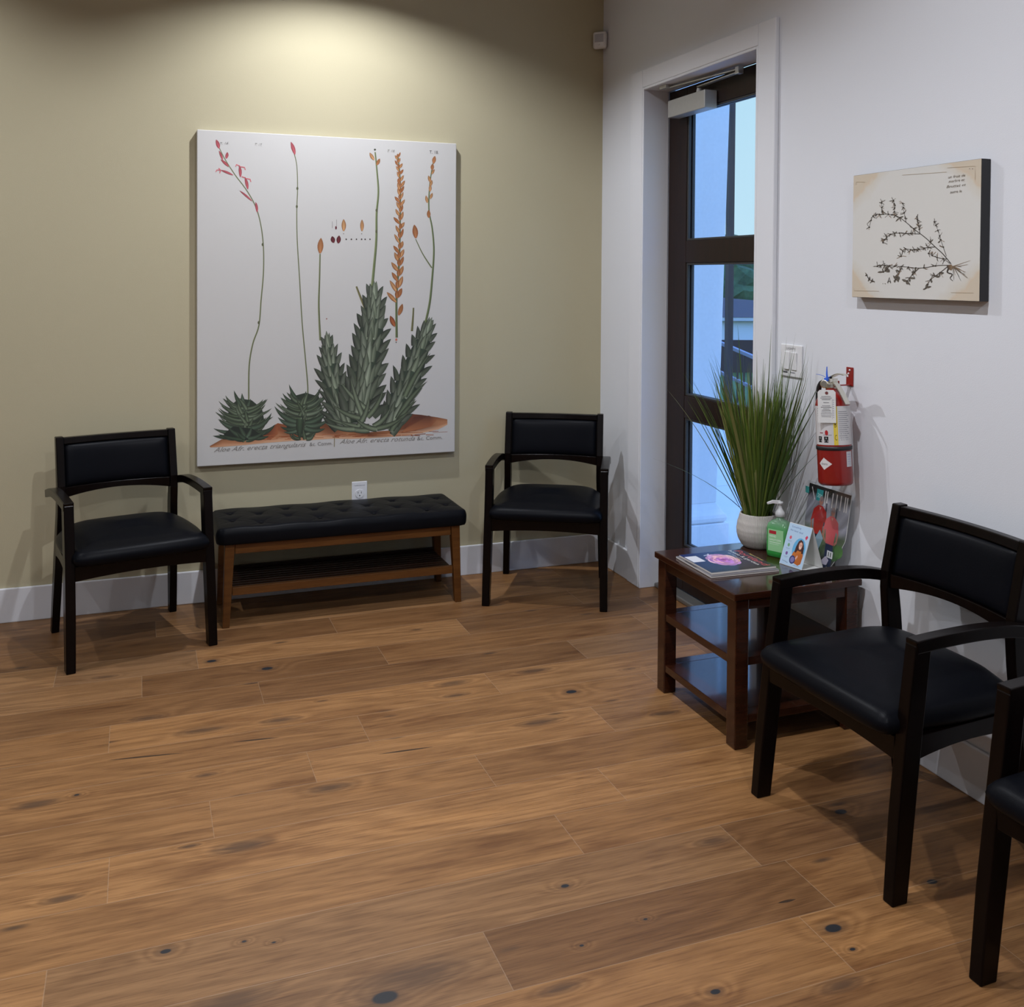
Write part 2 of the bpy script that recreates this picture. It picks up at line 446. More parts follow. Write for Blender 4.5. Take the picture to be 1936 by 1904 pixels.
def build_floor():
    rows = {-3: [-2.055, -.972, -2.556], -4: [-2.256, -1.366], -2: [-1.49, -2.9], -5: [-1.857, -.62], -6: [-2.355, -1.05], -7: [-1.572], -8: [-1.774, -.795],
            -9: [-2.078, -1.284], -10: [-2.336, -.958], -11: [-1.184, -2.62], -12: [-.78, -2.45], -13: [-1.53], -1: [-2.2, -.9], 0: [-1.9, -.3]}
    bm = bmesh.new(); la = bm.loops.layers.uv.new('a'); lb = bm.loops.layers.uv.new('b'); cl = bm.loops.layers.float_color.new('plank')
    rnd = random.Random(11)
    tone = {(-4, 1): 0.15, (-2, 1): .2, (-3, 2): 0.1}
    for r in range(0, -35, -1):
        y1 = min(0.0, r * 0.2 + 0.0); y0 = y1 - 0.2
        if r == 0: y1, y0 = 0.0, -0.2
        y1 = r * 0.2; y0 = y1 - 0.2
        idx = r - 1 + 1
        xs = sorted(rows.get(r, []))
        if not xs: xs = [-2.2 + rnd.uniform(-.8, .8)]
        lo = xs[0]
        while lo > XL: lo -= rnd.uniform(.9, 1.9); xs.insert(0, lo)
        hi = xs[-1]
        while hi < 0.15: hi += rnd.uniform(.8, 1.5); xs.append(hi)
        xs[0] = XL; xs[-1] = max(0.15, xs[-2] + .05) if False else 0.15
        xs = sorted(set(x for x in xs if x <= 0.15))
        for a, b in zip(xs, xs[1:]):
            f = bm.faces.new([bm.verts.new(p) for p in ((a, y0, 0), (b, y0, 0), (b, y1, 0), (a, y1, 0))])
            c = (rnd.random(), rnd.random(), rnd.random(), 1)
            for l in f.loops:
                x, y, _ = l.vert.co
                l[la].uv = (x - a, y - y0); l[lb].uv = (b - x, y1 - y); l[cl] = c
    me = bpy.data.meshes.new('floor'); bm.to_mesh(me); bm.free(); me.materials.append(FLOORM)
    o = bpy.data.objects.new('floor', me); link(o); o['kind'] = 'structure'
    return o
build_floor()
struct('subfloor_trim_9', mbox(XL - .2, 0.15, YN - .2, .15, -.12, -.004), simple('subfloor', (.2, .12, .07), .8)).name = 'trim_9'

struct('wall_back', mbox(XL - .15, 0.0, 0.0, 0.15, 0, 3.2), OLIVE)
DY0, DY1, DZ = -0.475, -1.420, 2.394      # door opening
bm = bmesh.new()
box(bm, 0, .16, DY0, .15, 0, 3.2); box(bm, 0, .16, YN - .15, DY1, 0, 3.2); box(bm, 0, .16, DY1, DY0, DZ, 3.2)
struct('wall_right', bm, WHITE)
struct('wall_left', mbox(XL - .15, XL, YN - .15, 0, 0, 3.2), FARW)
struct('wall_front', mbox(XL, 0, YN - .15, YN, 0, 3.2), FARW)
# ceiling with round cut-outs is kept simple: a slab; the fixtures sit just under it
struct('ceiling', mbox(XL - .15, .16, YN - .15, .15, CEIL + .012, CEIL + .15), CEILM)
def baseboard(name, pts):
    bm = bmesh.new()
    for (x0, x1, y0, y1) in pts: box(bm, x0, x1, y0, y1, 0, .147)
    return struct(name, bm, TRIM, bevel=.004)
baseboard('baseboard_back', [(XL, -.0005, -.015, -.0005)])
baseboard('baseboard_right', [(-.015, -.0005, -.355, -.016), (-.015, -.0005, YN, -1.545)])
baseboard('baseboard_left', [(XL, XL + .015, YN, -.016)])
baseboard('baseboard_front', [(XL + .016, -.016, YN, YN + .015)])

# door casing (flat boards) and jamb
bm = bmesh.new()
box(bm, -.02, -.0004, DY0 + .002, DY0 + .12, 0, DZ + .085); box(bm, -.02, -.0004, DY1 - .115, DY1 - .002, 0, DZ + .085)
box(bm, -.02, -.0004, DY1 - .002, DY0 + .002, DZ, DZ + .085)
struct('trim_1', bm, TRIM, bevel=.004)
bm = bmesh.new()
box(bm, -.019, .118, DY0 - .012, DY0 + .0015, 0, DZ); box(bm, -.019, .118, DY1 - .0015, DY1 + .012, 0, DZ); box(bm, -.019, .118, DY1 + .012, DY0 - .012, DZ - .012, DZ)
struct('trim_2', bm, TRIM, bevel=.003)
bm = bmesh.new()
box(bm, .1655, .19, DY0 - .045, DY0 - .0005, .023, DZ - .0005); box(bm, .1655, .19, DY1 + .0005, DY1 + .045, .023, DZ - .0005); box(bm, .1655, .19, DY1 + .045, DY0 - .045, DZ - .05, DZ - .0005)
struct('trim_5', bm, DOORW, bevel=.002)
struct('trim_3', mbox(.06, .20, DY1 + .013, DY0 - .013, .0005, .022), simple('threshold_metal', (.25, .24, .22), .45, metal=.7), bevel=.006)

# door
door = thing('door_1', None, None, (.12, DY0 - .013, .024), 0, kind='structure')
DW = (DY0 - .013) - (DY1 + .013)
L0 = .165; Z = lambda z: z - .024
def dpart(name, y0, y1, z0, z1, x0=0, x1=.045, mat=None, bevel=.003):
    return obj(name, mbox(x0, x1, -y1, -y0, Z(z0), Z(z1)), mat or DOORW, door, bevel=bevel)
dpart('stile', 0, L0, .028, 2.378); dpart('stile', DW - L0, DW, .028, 2.378)
for a, b in ((.028, .236), (.838, .943), (1.561, 1.664), (2.262, 2.378)): dpart('rail', L0, DW - L0, a, b)
for a, b in ((.236, .838), (.943, 1.561), (1.664, 2.262)):
    g = dpart('glass_pane', L0, DW - L0, a, b, .019, .025, GLASS, 0)
    bm = bmesh.new()
    t = .010
    for s in (0, 1):
        xa, xb = (.004, .0185) if s == 0 else (.0255, .041)
        box(bm, xa, xb, -L0 - t, -L0, Z(a), Z(b)); box(bm, xa, xb, -(DW - L0), -(DW - L0) + t, Z(a), Z(b))
        box(bm, xa, xb, -(DW - L0) + t, -L0 - t, Z(a), Z(a) + t); box(bm, xa, xb, -(DW - L0) + t, -L0 - t, Z(b) - t, Z(b))
    obj('glazing_bead', bm, DARKP, door, bevel=.002)
# door closer on the room side
cl = obj('door_closer', mbox(-.066, -.002, -.425, -.10, Z(2.238), Z(2.318)), PAINTALU, door, bevel=.004)
bm = bmesh.new(); lathe(bm, [(.013, 0), (.013, .012), (.010, .022)], 20)
obj('closer_spindle', bm, PAINTALU, cl, loc=(-.036, -.33, Z(2.319)))
bm = bmesh.new()
bar(bm, [(-.036, -.325, Z(2.347)), (-.045, -.66, Z(2.350))], .006, .022, (0, 0, 1))
bar(bm, [(-.045, -.655, Z(2.362)), (-.085, -.13, Z(2.378 - .012 + .004))], .006, .020, (0, 0, 1))
box(bm, -.058, -.032, -.675, -.648, Z(2.342), Z(2.372))
obj('closer_arm', bm, METAL, cl, bevel=.002)
obj('closer_bracket', mbox(-.115, -.07, -.165, -.105, Z(2.366), Z(2.3815)), METAL, cl, bevel=.003)
bm = bmesh.new(); tube(bm, [(-.006, -(DW - .08), .88), (-.05, -(DW - .08), .88), (-.05, -(DW - .08), 1.14), (-.006, -(DW - .08), 1.14)], .011, 12)
obj('pull_handle', bm, METAL, door, smooth=True)

# ================================================================== ceiling downlights
BAFFLE = simple('satin_grey_baffle', (.10, .10, .10), .5)
def downlights():
    em = NT('lamp_diffuser'); em.set(color=(.9, .9, .9))
    em.b.inputs['Emission Color'].default_value = (*LIGHT_C, 1); em.b.inputs['Emission Strength'].default_value = 12.0
    proto = None
    for i, (x, y) in enumerate(LIGHTS):
        if proto is None:
            t = thing('ceiling_downlight', 'round white recessed downlight in the ceiling', 'ceiling light', (x, y, CEIL), 0, 'recessed downlights')
            bm = bmesh.new(); lathe(bm, [(.076, .011), (.076, -.0335), (.078, -.035), (.086, -.032), (.088, .011)], 48, False, False)
            obj('trim_ring', bm, BAFFLE, t, smooth=True)
            bm = bmesh.new(); lathe(bm, [(.030, .006), (.030, .009)], 32)
            obj('diffuser', bm, em.m, t); proto = t
        else:
            t = proto.copy(); COL.objects.link(t); t.location = (x, y, CEIL)
            for c in proto.children:
                d = c.copy(); COL.objects.link(d); d.parent = t
                if y < -1 and d.name.startswith('trim_ring'): d.scale.z = .62
        ld = bpy.data.lights.new('downlight_beam', 'AREA'); ld.shape = 'DISK'; ld.size = .06; ld.energy = LIGHT_W * (0.42 if x < -3 else (0.84 if y > -1 else 0.92)); ld.color = LIGHT_C
        lo = bpy.data.objects.new('downlight_beam', ld); COL.objects.link(lo); lo.location = (x, y, CEIL + .002)
downlights()

def fill():  # added globe lamp, out of view, lifts the light on the walls
    t = thing('fill_lamp', 'round opal glass pendant lamp added unseen behind the viewer to brighten the walls', 'pendant lamp', (-3.7, -5.9, 2.25))
    bm = bmesh.new(); bmesh.ops.create_uvsphere(bm, u_segments=32, v_segments=18, radius=.17)
    em = NT('opal_glass'); em.set(color=(.8, .8, .8), rough=.3); em.b.inputs['Emission Color'].default_value = (*LIGHT_C, 1); em.b.inputs['Emission Strength'].default_value = 8.0
    obj('globe', bm, em.m, t, smooth=True)
    bm = bmesh.new(); tube(bm, [(0, 0, .16), (0, 0, CEIL - 2.25)], .004, 8); lathe(bm, [(.05, CEIL - 2.25 - .02), (.05, CEIL - 2.25)], 24); obj('cord', bm, BLACKR, t)
fill()

# ================================================================== chairs
def post_y(z):
    P = [(0, .250), (.3, .216), (.45, .200), (.6, .184), (.7, .202), (.83, .226)]
    for (a, b), (c, d) in zip(P, P[1:]):
        if z <= c: return b + (d - b) * (z - a) / (c - a)
    return P[-1][1]

def make_chair(name, label):
    t = thing(name, label, 'chair', group=None)
    for s in (-1, 1):
        bm = bmesh.new()
        vbar(bm, [(s * .266, -.240, 0), (s * .264, -.222, .20), (s * .262, -.200, .40), (s * .262, -.1735, .618)], [.034, .036, .036, .036], [.046, .052, .053, .050])
        obj('leg', bm, CHAIRW, t, bevel=.0035)
    for s in (-1, 1):
        bm = bmesh.new()
        zs = [0, .15, .30, .42, .50, .57, .62, .68, .75, .818]
        vbar(bm, [(s * (.240 - .014 * min(1, z / .5)), post_y(z), z) for z in zs], [.030] + [.031] * 9, [.036, .044, .052, .054, .052, .048, .044, .040, .037, .034])
        obj('leg', bm, CHAIRW, t, bevel=.0035)
    for s in (-1, 1):
        bm = bmesh.new()
        pts = smooth_path([(s * .2625, -.1975, .6125), (s * .2625, -.10, .6175), (s * .2620, .02, .6185), (s * .2610, .13, .610), (s * .2600, .235, .586)], 4)
        bar(bm, pts, [.038] * len(pts), [.032] * len(pts), (1, 0, 0))
        obj('armrest', bm, CHAIRW, t, bevel=.0035)
    bm = bmesh.new()
    def rail(p0, p1, z0, z1, th, arch, n=10):
        p0 = Vector(p0); p1 = Vector(p1); d = (p1 - p0); nrm = Vector((-d.y, d.x)).normalized() * th / 2
        rings = []
        for i in range(n + 1):
            u = i / n; q = p0 + d * u; za = z0 + arch * (1 - (2 * u - 1) ** 2)
            rings.append([(q.x - nrm.x, q.y - nrm.y, za), (q.x + nrm.x, q.y + nrm.y, za), (q.x + nrm.x, q.y + nrm.y, z1), (q.x - nrm.x, q.y - nrm.y, z1)])
        loft(bm, rings)
    rail((-.246, -.218), (.246, -.218), .334, .392, .024, .010)
    rail((-.214, .205), (.214, .205), .334, .390, .022, .004)
    for s in (-1, 1): rail((s * .256, -.178), (s * .234, .188), .334, .392, .024, .016)
    obj('seat_frame', bm, CHAIRW, t, bevel=.002)
    # back frame
    def brail(name, z0, z1, arch0, dip1, th, oy=0.0):
        bm = bmesh.new(); rings = []
        for i in range(17):
            u = -1 + i / 8; x = u * .2105; cv = .024 * (1 - u * u)
            a = z0 + arch0 * (1 - u * u); b = z1 + dip1 * (1 - u * u)
            ya, yb = post_y(a) + cv + oy, post_y(b) + cv + oy
            rings.append([(x, ya - th / 2, a), (x, ya + th / 2, a), (x, yb + th / 2, b), (x, yb - th / 2, b)])
        loft(bm, rings); return obj(name, bm, CHAIRW, t, bevel=.0025)
    brail('back_rail', .571, .614, .020, .002, .026)
    brail('back_rail', .787, .814, .0, -.002, .026)
    # back cushion
    bm = bmesh.new(); nx, nz = 22, 12; F = []; B = []
    for j in range(nz + 1):
        v = -1 + 2 * j / nz; z = .700 + v * .0880
        fr = []; bk = []
        for i in range(nx + 1):
            u = -1 + 2 * i / nx; x = u * .2095; cv = .024 * (1 - u * u)
            p = (1 - abs(u) ** 5) ** .5 * (1 - abs(v) ** 4) ** .5
            crease = -.0022 * math.exp(-((x - .012) / .005) ** 2) * max(0, v + .2) * (1 - abs(v)) * 2
            fr.append(bm.verts.new((x, post_y(z) + cv - .005 - .015 * p - crease, z))); bk.append(bm.verts.new((x, post_y(z) + cv + .010 + .004 * p, z)))
        F.append(fr); B.append(bk)
    for j in range(nz):
        for i in range(nx):
            bm.faces.new((F[j][i], F[j][i + 1], F[j + 1][i + 1], F[j + 1][i])); bm.faces.new((B[j][i], B[j + 1][i], B[j + 1][i + 1], B[j][i + 1]))
    for j in range(nz):
        bm.faces.new((F[j][0], F[j + 1][0], B[j + 1][0], B[j][0])); bm.faces.new((F[j][nx], B[j][nx], B[j + 1][nx], F[j + 1][nx]))
    for i in range(nx):
        bm.faces.new((F[0][i], B[0][i], B[0][i + 1], F[0][i + 1])); bm.faces.new((F[nz][i], F[nz][i + 1], B[nz][i + 1], B[nz][i]))
    obj('back_cushion', bm, LEATHER, t, smooth=True)
    # seat cushion
    half = [(0, -.270), (.12, -.269), (.205, -.266), (.236, -.257), (.2475, -.236), (.253, -.16), (.259, -.07), (.258, .02), (.252, .10), (.236, .150), (.212, .182), (.16, .200), (.08, .206)]
    out = half + [(0, .207)] + [(-x, y) for x, y in half[::-1][:-1]]
    out = [tuple(v) for v in smooth_path([(x, y, 0) for x, y in out] + [(out[0][0], out[0][1], 0)], 3)[:-1]]
    cy = -.03; bm = bmesh.new(); rings = []
    for z, ins in ((.3925, .012), (.397, .002), (.406, -.005), (.418, -.008), (.430, -.005), (.442, .004), (.453, .018), (.463, .038), (.4695, .055), (.4745, .078), (.479, .115), (.4825, .155), (.485, .195), (.4865, .23)):
        k = 1 - ins / .25
        rings.append([(x * k, cy + (y - cy) * k, z + (.006 * (y / .2) if ins > .02 else 0)) for x, y, _ in out])
    loft(bm, rings)
    obj('seat_cushion', bm, LEATHER, t, smooth=True)
    return t

def copy_tree(root):
    r = root.copy(); COL.objects.link(r)
    for c in root.children:
        d = c.copy(); COL.objects.link(d); d.parent = r
        for g in c.children:
            h = g.copy(); COL.objects.link(h); h.parent = d
    return r
CHG = 'black leather armchairs along the walls'
chair0 = make_chair('guest_armchair', 'black leather armchair with espresso frame, left of the tufted bench')
chair0['group'] = CHG
chair0.location = (-2.304, -.383, 0); chair0.rotation_euler.z = .232
for (x, y, a, lab) in [(-.441, -.379, -.486, 'black leather armchair standing in the corner where olive and white walls meet'),
                       (-.332, -2.562, -1.544, 'black leather armchair against white wall, beside the mahogany side table'),
                       (-.330, -3.372, -1.546, 'nearest black leather armchair, cut off by the right edge of the photo')]:
    c = copy_tree(chair0); c.location = (x, y, 0); c.rotation_euler.z = a; c['label'] = lab

# ================================================================== bench
bench = thing('tufted_bench', 'brown wooden bench with tufted black leather cushion and lower shelf, under the aloe canvas', 'bench', (-1.409, -.215, 0))
def bl(x, y): return x + 1.409, y + .215
for sx in (-1, 1):
    for sy in (-1, 1):
        bm = bmesh.new()
        vbar(bm, [(sx * .513, sy * .160, 0), (sx * .497, sy * .157, .355)], [.029, .041], [.030, .040])
        obj('leg', bm, BENCHW, bench, bevel=.003)
for sy in (-1, 1):
    obj('frame_rail', mbox(-.476, .476, sy * .160 - .011, sy * .160 + .011, .311, .3545), BENCHW, bench, bevel=.002)
for sx in (-1, 1):
    obj('frame_rail', mbox(sx * .500 - .011, sx * .500 + .011, -.136, .136, .311, .3545), BENCHW, bench, bevel=.002)
bm = bmesh.new()
for sy in (-1, 1): box(bm, -.487, .487, sy * .160 - .010, sy * .160 + .010, .134, .168)
for i in range(9):
    y0 = -.146 + i * .0328
    box(bm, -.487, .487, y0, y0 + .0272, .146, .158)
for sx in (-1, 1): box(bm, sx * .483 - .012, sx * .483 + .012, -.148, .148, .134, .1455)
SHADED_SHELFW = wood('shaded_shelf_wood', (0.010, 0.0036, 0.0018), (0.024, 0.009, 0.004), 0.4, 'x', ior=1.3)  # bench wood darkened in colour for the shade under the seat
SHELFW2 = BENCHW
sh = obj('shelf', bm, [SHADED_SHELFW, BENCHW], bench, bevel=.0015)
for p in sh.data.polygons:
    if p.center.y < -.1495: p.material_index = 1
# cushion with tufts
T = [(-1.772, -.335), (-1.645, -.27), (-1.518, -.335), (-1.397, -.265), (-1.277, -.335), (-1.154, -.272), (-1.034, -.342), (-1.765, -.195), (-1.640, -.14), (-1.519, -.195), (-1.391, -.132), (-1.278, -.20), (-1.146, -.14), (-1.035, -.205), (-.925, -.28), (-.93, -.14), (-1.885, -.27), (-1.885, -.14)]
T = [bl(*p) for p in T]
bm = bmesh.new(); NX, NY = 190, 66; hx, hy = .553, .193; G = []; R = .022
def csum(x, y):
    s = 0
    for tx, ty in T:
        d = math.hypot(x - tx, y - ty)
        if d < .12:
            s -= .008 * math.exp(-(d / .015) ** 2) + .004 * math.exp(-(d / .045) ** 2)
            an = math.atan2(y - ty, x - tx)
            s -= .0035 * max(0, math.cos(2 * an * 2 + math.pi)) ** 6 * math.exp(-(d / .05) ** 2) * min(1, d / .015)
    return s
for j in range(NY + 1):
    row = []
    for i in range(NX + 1):
        u = -1 + 2 * i / NX; v = -1 + 2 * j / NY
        u = math.copysign(abs(u) ** .92, u); v = math.copysign(abs(v) ** .88, v)
        x, y = u * hx, v * hy
        ex, ey = hx - abs(x), hy - abs(y)
        def rr(e): return R - math.sqrt(max(0, R * R - max(0, R - e) ** 2)) if e < R else 0
        drop = min(R, math.hypot(rr(ex), rr(ey)))
        wav = .0022 * math.sin(x * 26 + 1.0) * math.exp(-ey / .05) + .0016 * math.sin(x * 11) * math.exp(-ey / .03)
        z = .424 + .010 * (1 - abs(u) ** 6) * (1 - abs(v) ** 3) - drop + csum(x, y) + wav * (1 - drop / R)
        corner = (max(0, .03 - ex) * max(0, .03 - ey)) * 18
        row.append(bm.verts.new((x - math.copysign(corner * .6, x), y - math.copysign(corner * .6, y), z)))
    G.append(row)
for j in range(NY):
    for i in range(NX): bm.faces.new((G[j][i], G[j][i + 1], G[j + 1][i + 1], G[j + 1][i]))
bd = [G[0][i] for i in range(NX)] + [G[j][NX] for j in range(NY)] + [G[NY][i] for i in range(NX, 0, -1)] + [G[j][0] for j in range(NY, 0, -1)]
prev = bd
for z, k in ((.396, 1.004), (.382, 1.004), (.368, 1.0), (.360, .992), (.3555, .98)):
    cur = [bm.verts.new((v.co.x * (1 + (k - 1) * .35), v.co.y * k, z)) for v in bd]
    for i in range(len(bd)): bm.faces.new((prev[i], cur[i], cur[(i + 1) % len(bd)], prev[(i + 1) % len(bd)]))
    prev = cur
bm.faces.new(prev)
obj('seat_cushion', bm, BLEATHER, bench, smooth=True)
for tx, ty in T:
    pass
bproto = None
for tx, ty in T:
    if bproto is None:
        bm = bmesh.new(); bmesh.ops.create_uvsphere(bm, u_segments=12, v_segments=6, radius=1)
        for v in bm.verts: v.co = Vector((v.co.x * .008, v.co.y * .008, v.co.z * .003))
        bproto = obj('button', bm, BLEATHER, bench, smooth=True, loc=(tx, ty, .4235))
    else:
        b = bproto.copy(); COL.objects.link(b); b.location = (tx, ty, .4235)

# ================================================================== side table
table = thing('side_table', 'mahogany side table with two lower shelves, in front of the glass door', 'side table', (-.265, -1.794, 0))
hx, hy = .247, .262
tt = obj('table_top', mbox(-hx, hx - .002, -hy, hy, .478, .500), TABLEW, table, bevel=.003)
for sx in (-1, 1):
    for sy in (-1, 1):
        cx, cyy = sx * (.236 - .0245), sy * (.253 - .026)
        bm = bmesh.new(); box(bm, cx - .0245, cx + .0245, cyy - .026, cyy + .026, 0, .4775)
        obj('leg', bm, TABLEW, table, bevel=.004)
bm = bmesh.new()
for s in (-1, 1):
    box(bm, s * .224 - .009, s * .224 + .009, -.200, .200, .443, .4775); box(bm, -.186, .186, s * .240 - .009, s * .240 + .009, .443, .4775)
obj('apron', bm, TABLEW, table, bevel=.0015)
for z in (.262, .078):
    bm = bmesh.new(); box(bm, -.232, .232, -.2005, .2005, z, z + .026); box(bm, -.1865, .1865, -.245, -.2006, z, z + .026); box(bm, -.1865, .1865, .2006, .245, z, z + .026)
    obj('shelf', bm, TABLEW, table, bevel=.0015)

# ================================================================== big aloe canvas
CX0, CX1, CZ0, CZ1, CD = -2.021, -.808, .626, 2.141, .038
pic = thing('canvas_art', 'large white canvas print of aloe plants and flower spikes on the olive wall', 'wall art', ((CX0 + CX1) / 2, 0, (CZ0 + CZ1) / 2))
CANV = NT('canvas_fabric'); w1 = CANV.n('ShaderNodeTexWave', {'Vector': CANV.obj(), 'Scale': 260, 'Distortion': .4}).outputs[1]
CANV.set(color=(0.545, 0.535, 0.515), rough=.8); CANV.bump(w1, .12, .0005); CANV = CANV.m
W2, H2 = (CX1 - CX0) / 2, (CZ1 - CZ0) / 2
obj('canvas', mbox(-W2, W2, -CD, -.001, -H2, H2), CANV, pic, bevel=.003)
hm = homog([(33, 42), (1435, 118), (38, 1855), (1417, 1775)], [(-W2, H2), (W2, H2), (-W2, -H2), (W2, -H2)])
def on_canvas(u, v, l):
    a, b = hm(u, v); return (a, -CD - .0004 - l, b)
A = Print(); R_ = random.Random(3)
GD, GM, GL = (36, 41, 32), (80, 92, 72), (142, 154, 128)
def jit(c, a=12):
    d = R_.uniform(-a, a); return tuple(max(0, min(255, x + d)) for x in c)
# soil
top = [(105, 1745), (170, 1708), (300, 1700), (400, 1665), (470, 1622), (560, 1640), (640, 1615), (760, 1625), (840, 1655), (960, 1670), (1080, 1660), (1150, 1570), (1240, 1578), (1330, 1592), (1378, 1602)]
bot = [(110, 1752), (180, 1748), (300, 1738), (400, 1728), (480, 1722), (560, 1716), (650, 1712), (760, 1705), (860, 1706), (960, 1702), (1060, 1696), (1150, 1690), (1240, 1676), (1330, 1655), (1378, 1630)]
rows = []; cols = []
for k in range(4):
    u = k / 3; rows.append([(a[0] * (1 - u) + b[0] * u, a[1] * (1 - u) + b[1] * u) for a, b in zip(top, bot)])
    cc = [(132, 84, 56), (160, 106, 70), (178, 124, 88), (200, 156, 122)][k]
    cols.append([jit(cc, 14) for _ in top])
for k in range(3):
    for j_ in (5, 7, 9): cols[k][j_] = jit((112, 68, 44), 16)
for k in range(3): cols[k][12] = (92, 50, 34); cols[k][11] = (110, 62, 40)
for k in range(2): cols[k][3] = (86, 44, 28); cols[k][4] = (140, 78, 46)
A.strip(rows, cols)
A.poly([(1165, 1640), (1200, 1590), (1280, 1582), (1325, 1600), (1290, 1640), (1210, 1662), (1130, 1672)], [(120, 66, 42), (84, 46, 32), (88, 50, 36), (150, 96, 64), (150, 92, 60), (104, 58, 38), (170, 108, 70)])
A.poly([(385, 1700), (410, 1655), (470, 1640), (470, 1680), (430, 1712)], [(110, 52, 32), (78, 34, 22), (150, 84, 52), (160, 94, 58), (140, 76, 46)])
for i in range(60):
    x = R_.uniform(180, 1320); y = 1712 - (x - 180) * .035 + R_.uniform(-14, 12)
    A.line([(x, y), (x + R_.uniform(30, 80), y + R_.uniform(-7, 3))], R_.uniform(1.5, 4), jit((150, 84, 48), 25))
# stems
G1, G2 = (86, 92, 62), (120, 126, 88)
def stem(pts, w0, w1, c=G1, c2=G2):
    P = smooth_path([(x, y, 0) for x, y in pts], 6); n = len(P)
    A.line([(p.x, p.y) for p in P], [w0 + (w1 - w0) * i / (n - 1) for i in range(n)], c, c2)
stem([(150, 135), (185, 205), (240, 290), (300, 370), (350, 460), (378, 560), (392, 680), (392, 820), (380, 960), (368, 1100), (335, 1200), (316, 1320), (314, 1500)], 4, 8)
stem([(556, 165), (572, 240), (576, 360), (572, 480), (574, 640), (586, 840), (600, 1080), (618, 1280), (630, 1420), (630, 1500)], 4, 7)
stem([(697, 715), (694, 850), (690, 1000), (698, 1180)], 7, 11)
stem([(995, 165), (1004, 260), (1012, 380), (1002, 500), (1000, 640), (988, 780), (974, 920)], 7, 15, (70, 82, 52), (128, 138, 92))
stem([(1118, 180), (1130, 330), (1128, 560), (1122, 760), (1108, 940), (1108, 1165)], 6, 13, (66, 76, 50), (110, 120, 78))
stem([(1315, 190), (1292, 320), (1284, 470), (1302, 580), (1310, 700), (1300, 850), (1286, 980), (1262, 1090)], 5, 13, (62, 76, 48), (116, 126, 84))
stem([(1212, 635), (1250, 715), (1298, 790)], 4, 7)
stem([(892, 890), (915, 950), (940, 1010)], 9, 14, (90, 84, 50), (120, 116, 76)); stem([(1199, 1005), (1196, 1060), (1190, 1130)], 8, 12, (80, 80, 50), (120, 116, 76))
for x, y in ((388, 665), (367, 1085), (572, 460), (575, 362), (1001, 595), (1002, 480)): A.disc((x, y), 6, 9, (84, 88, 60), 8)
# rosettes with curling leaves
def rosette(cx, cy, tips, cd, cl, w=17):
    for (tx, ty, bend) in tips:
        sx = cx + (tx - cx) * .12; sy = cy + (ty - cy) * .25 + 22
        A.leaf((sx, sy), (tx, ty), w + R_.uniform(-2, 3), bend, jit(cd, 8), jit(cl, 16), 8, cd2=jit(cd, 8))
def fan(cx, y0, y1, rx, n, lift, seed, wl=16):
    rr = random.Random(seed)
    for i in range(n):
        u = i / (n - 1); y = y0 + (y1 - y0) * u; w = rx * (.62 + .5 * math.sin(math.pi * min(1, u * .95 + .15)))
        for sgn in (-1, 1, -1, 1):
            l = w * rr.uniform(.65, 1.08); ty = y - lift * rr.uniform(.4, 1.0) + 20 * (u - .3) * 1.2
            A.leaf((cx + sgn * rr.uniform(0, 18), y + 24), (cx + sgn * l, ty), wl * rr.uniform(.8, 1.15), sgn * rr.uniform(18, 34) , jit(GD, 8), jit((108, 124, 98), 22), 8)
        A.leaf((cx + rr.uniform(-20, 20), y + 30), (cx + rr.uniform(-50, 50), y - 34), wl, rr.uniform(-10, 10), jit(GD, 8), jit((112, 128, 100), 20), 6)
A.poly([(230, 1700), (190, 1620), (215, 1530), (262, 1490), (330, 1500), (385, 1545), (400, 1620), (370, 1700)], (44, 54, 42)); A.poly([(520, 1660), (510, 1560), (545, 1480), (620, 1460), (690, 1480), (715, 1570), (690, 1670), (600, 1700)], (44, 54, 42))
rosette(300, 1560, [(235, 1448, -14), (278, 1462, -8), (325, 1492, -5), (178, 1490, -16), (165, 1528, -14)], GD, (96, 116, 94))
fan(292, 1520, 1690, 132, 9, 46, 5, 13)
rosette(300, 1650, [(437, 1566, 46), (457, 1628, 52), (424, 1690, 30), (125, 1650, -24), (122, 1690, -20), (150, 1600, -26), (190, 1708, -12), (420, 1655, 44)], GD, (84, 104, 82), 18)
A.poly([(200, 1705), (180, 1680), (230, 1640), (330, 1650), (390, 1690), (330, 1712), (260, 1716)], [(34, 42, 34)] * 7)
rosette(300, 1690, [(150, 1680, -12), (200, 1640, -14), (260, 1630, 0), (330, 1640, 8), (400, 1660, 22), (250, 1668, -6)], GD, (78, 98, 76), 15)
rosette(610, 1540, [(530, 1415, -18), (495, 1462, -22), (700, 1430, 24), (745, 1452, 28), (620, 1450, 4)], GD, (96, 118, 94))
fan(606, 1490, 1680, 124, 10, 42, 9, 13)
rosette(600, 1620, [(452, 1532, -34), (470, 1590, -30), (482, 1640, -26), (500, 1668, -20), (742, 1545, 34), (745, 1600, 30), (725, 1650, 26)], GD, (86, 106, 84), 17)
A.leaf((590, 1600), (588, 1712), 26, 4, GD, (70, 90, 66), 6)
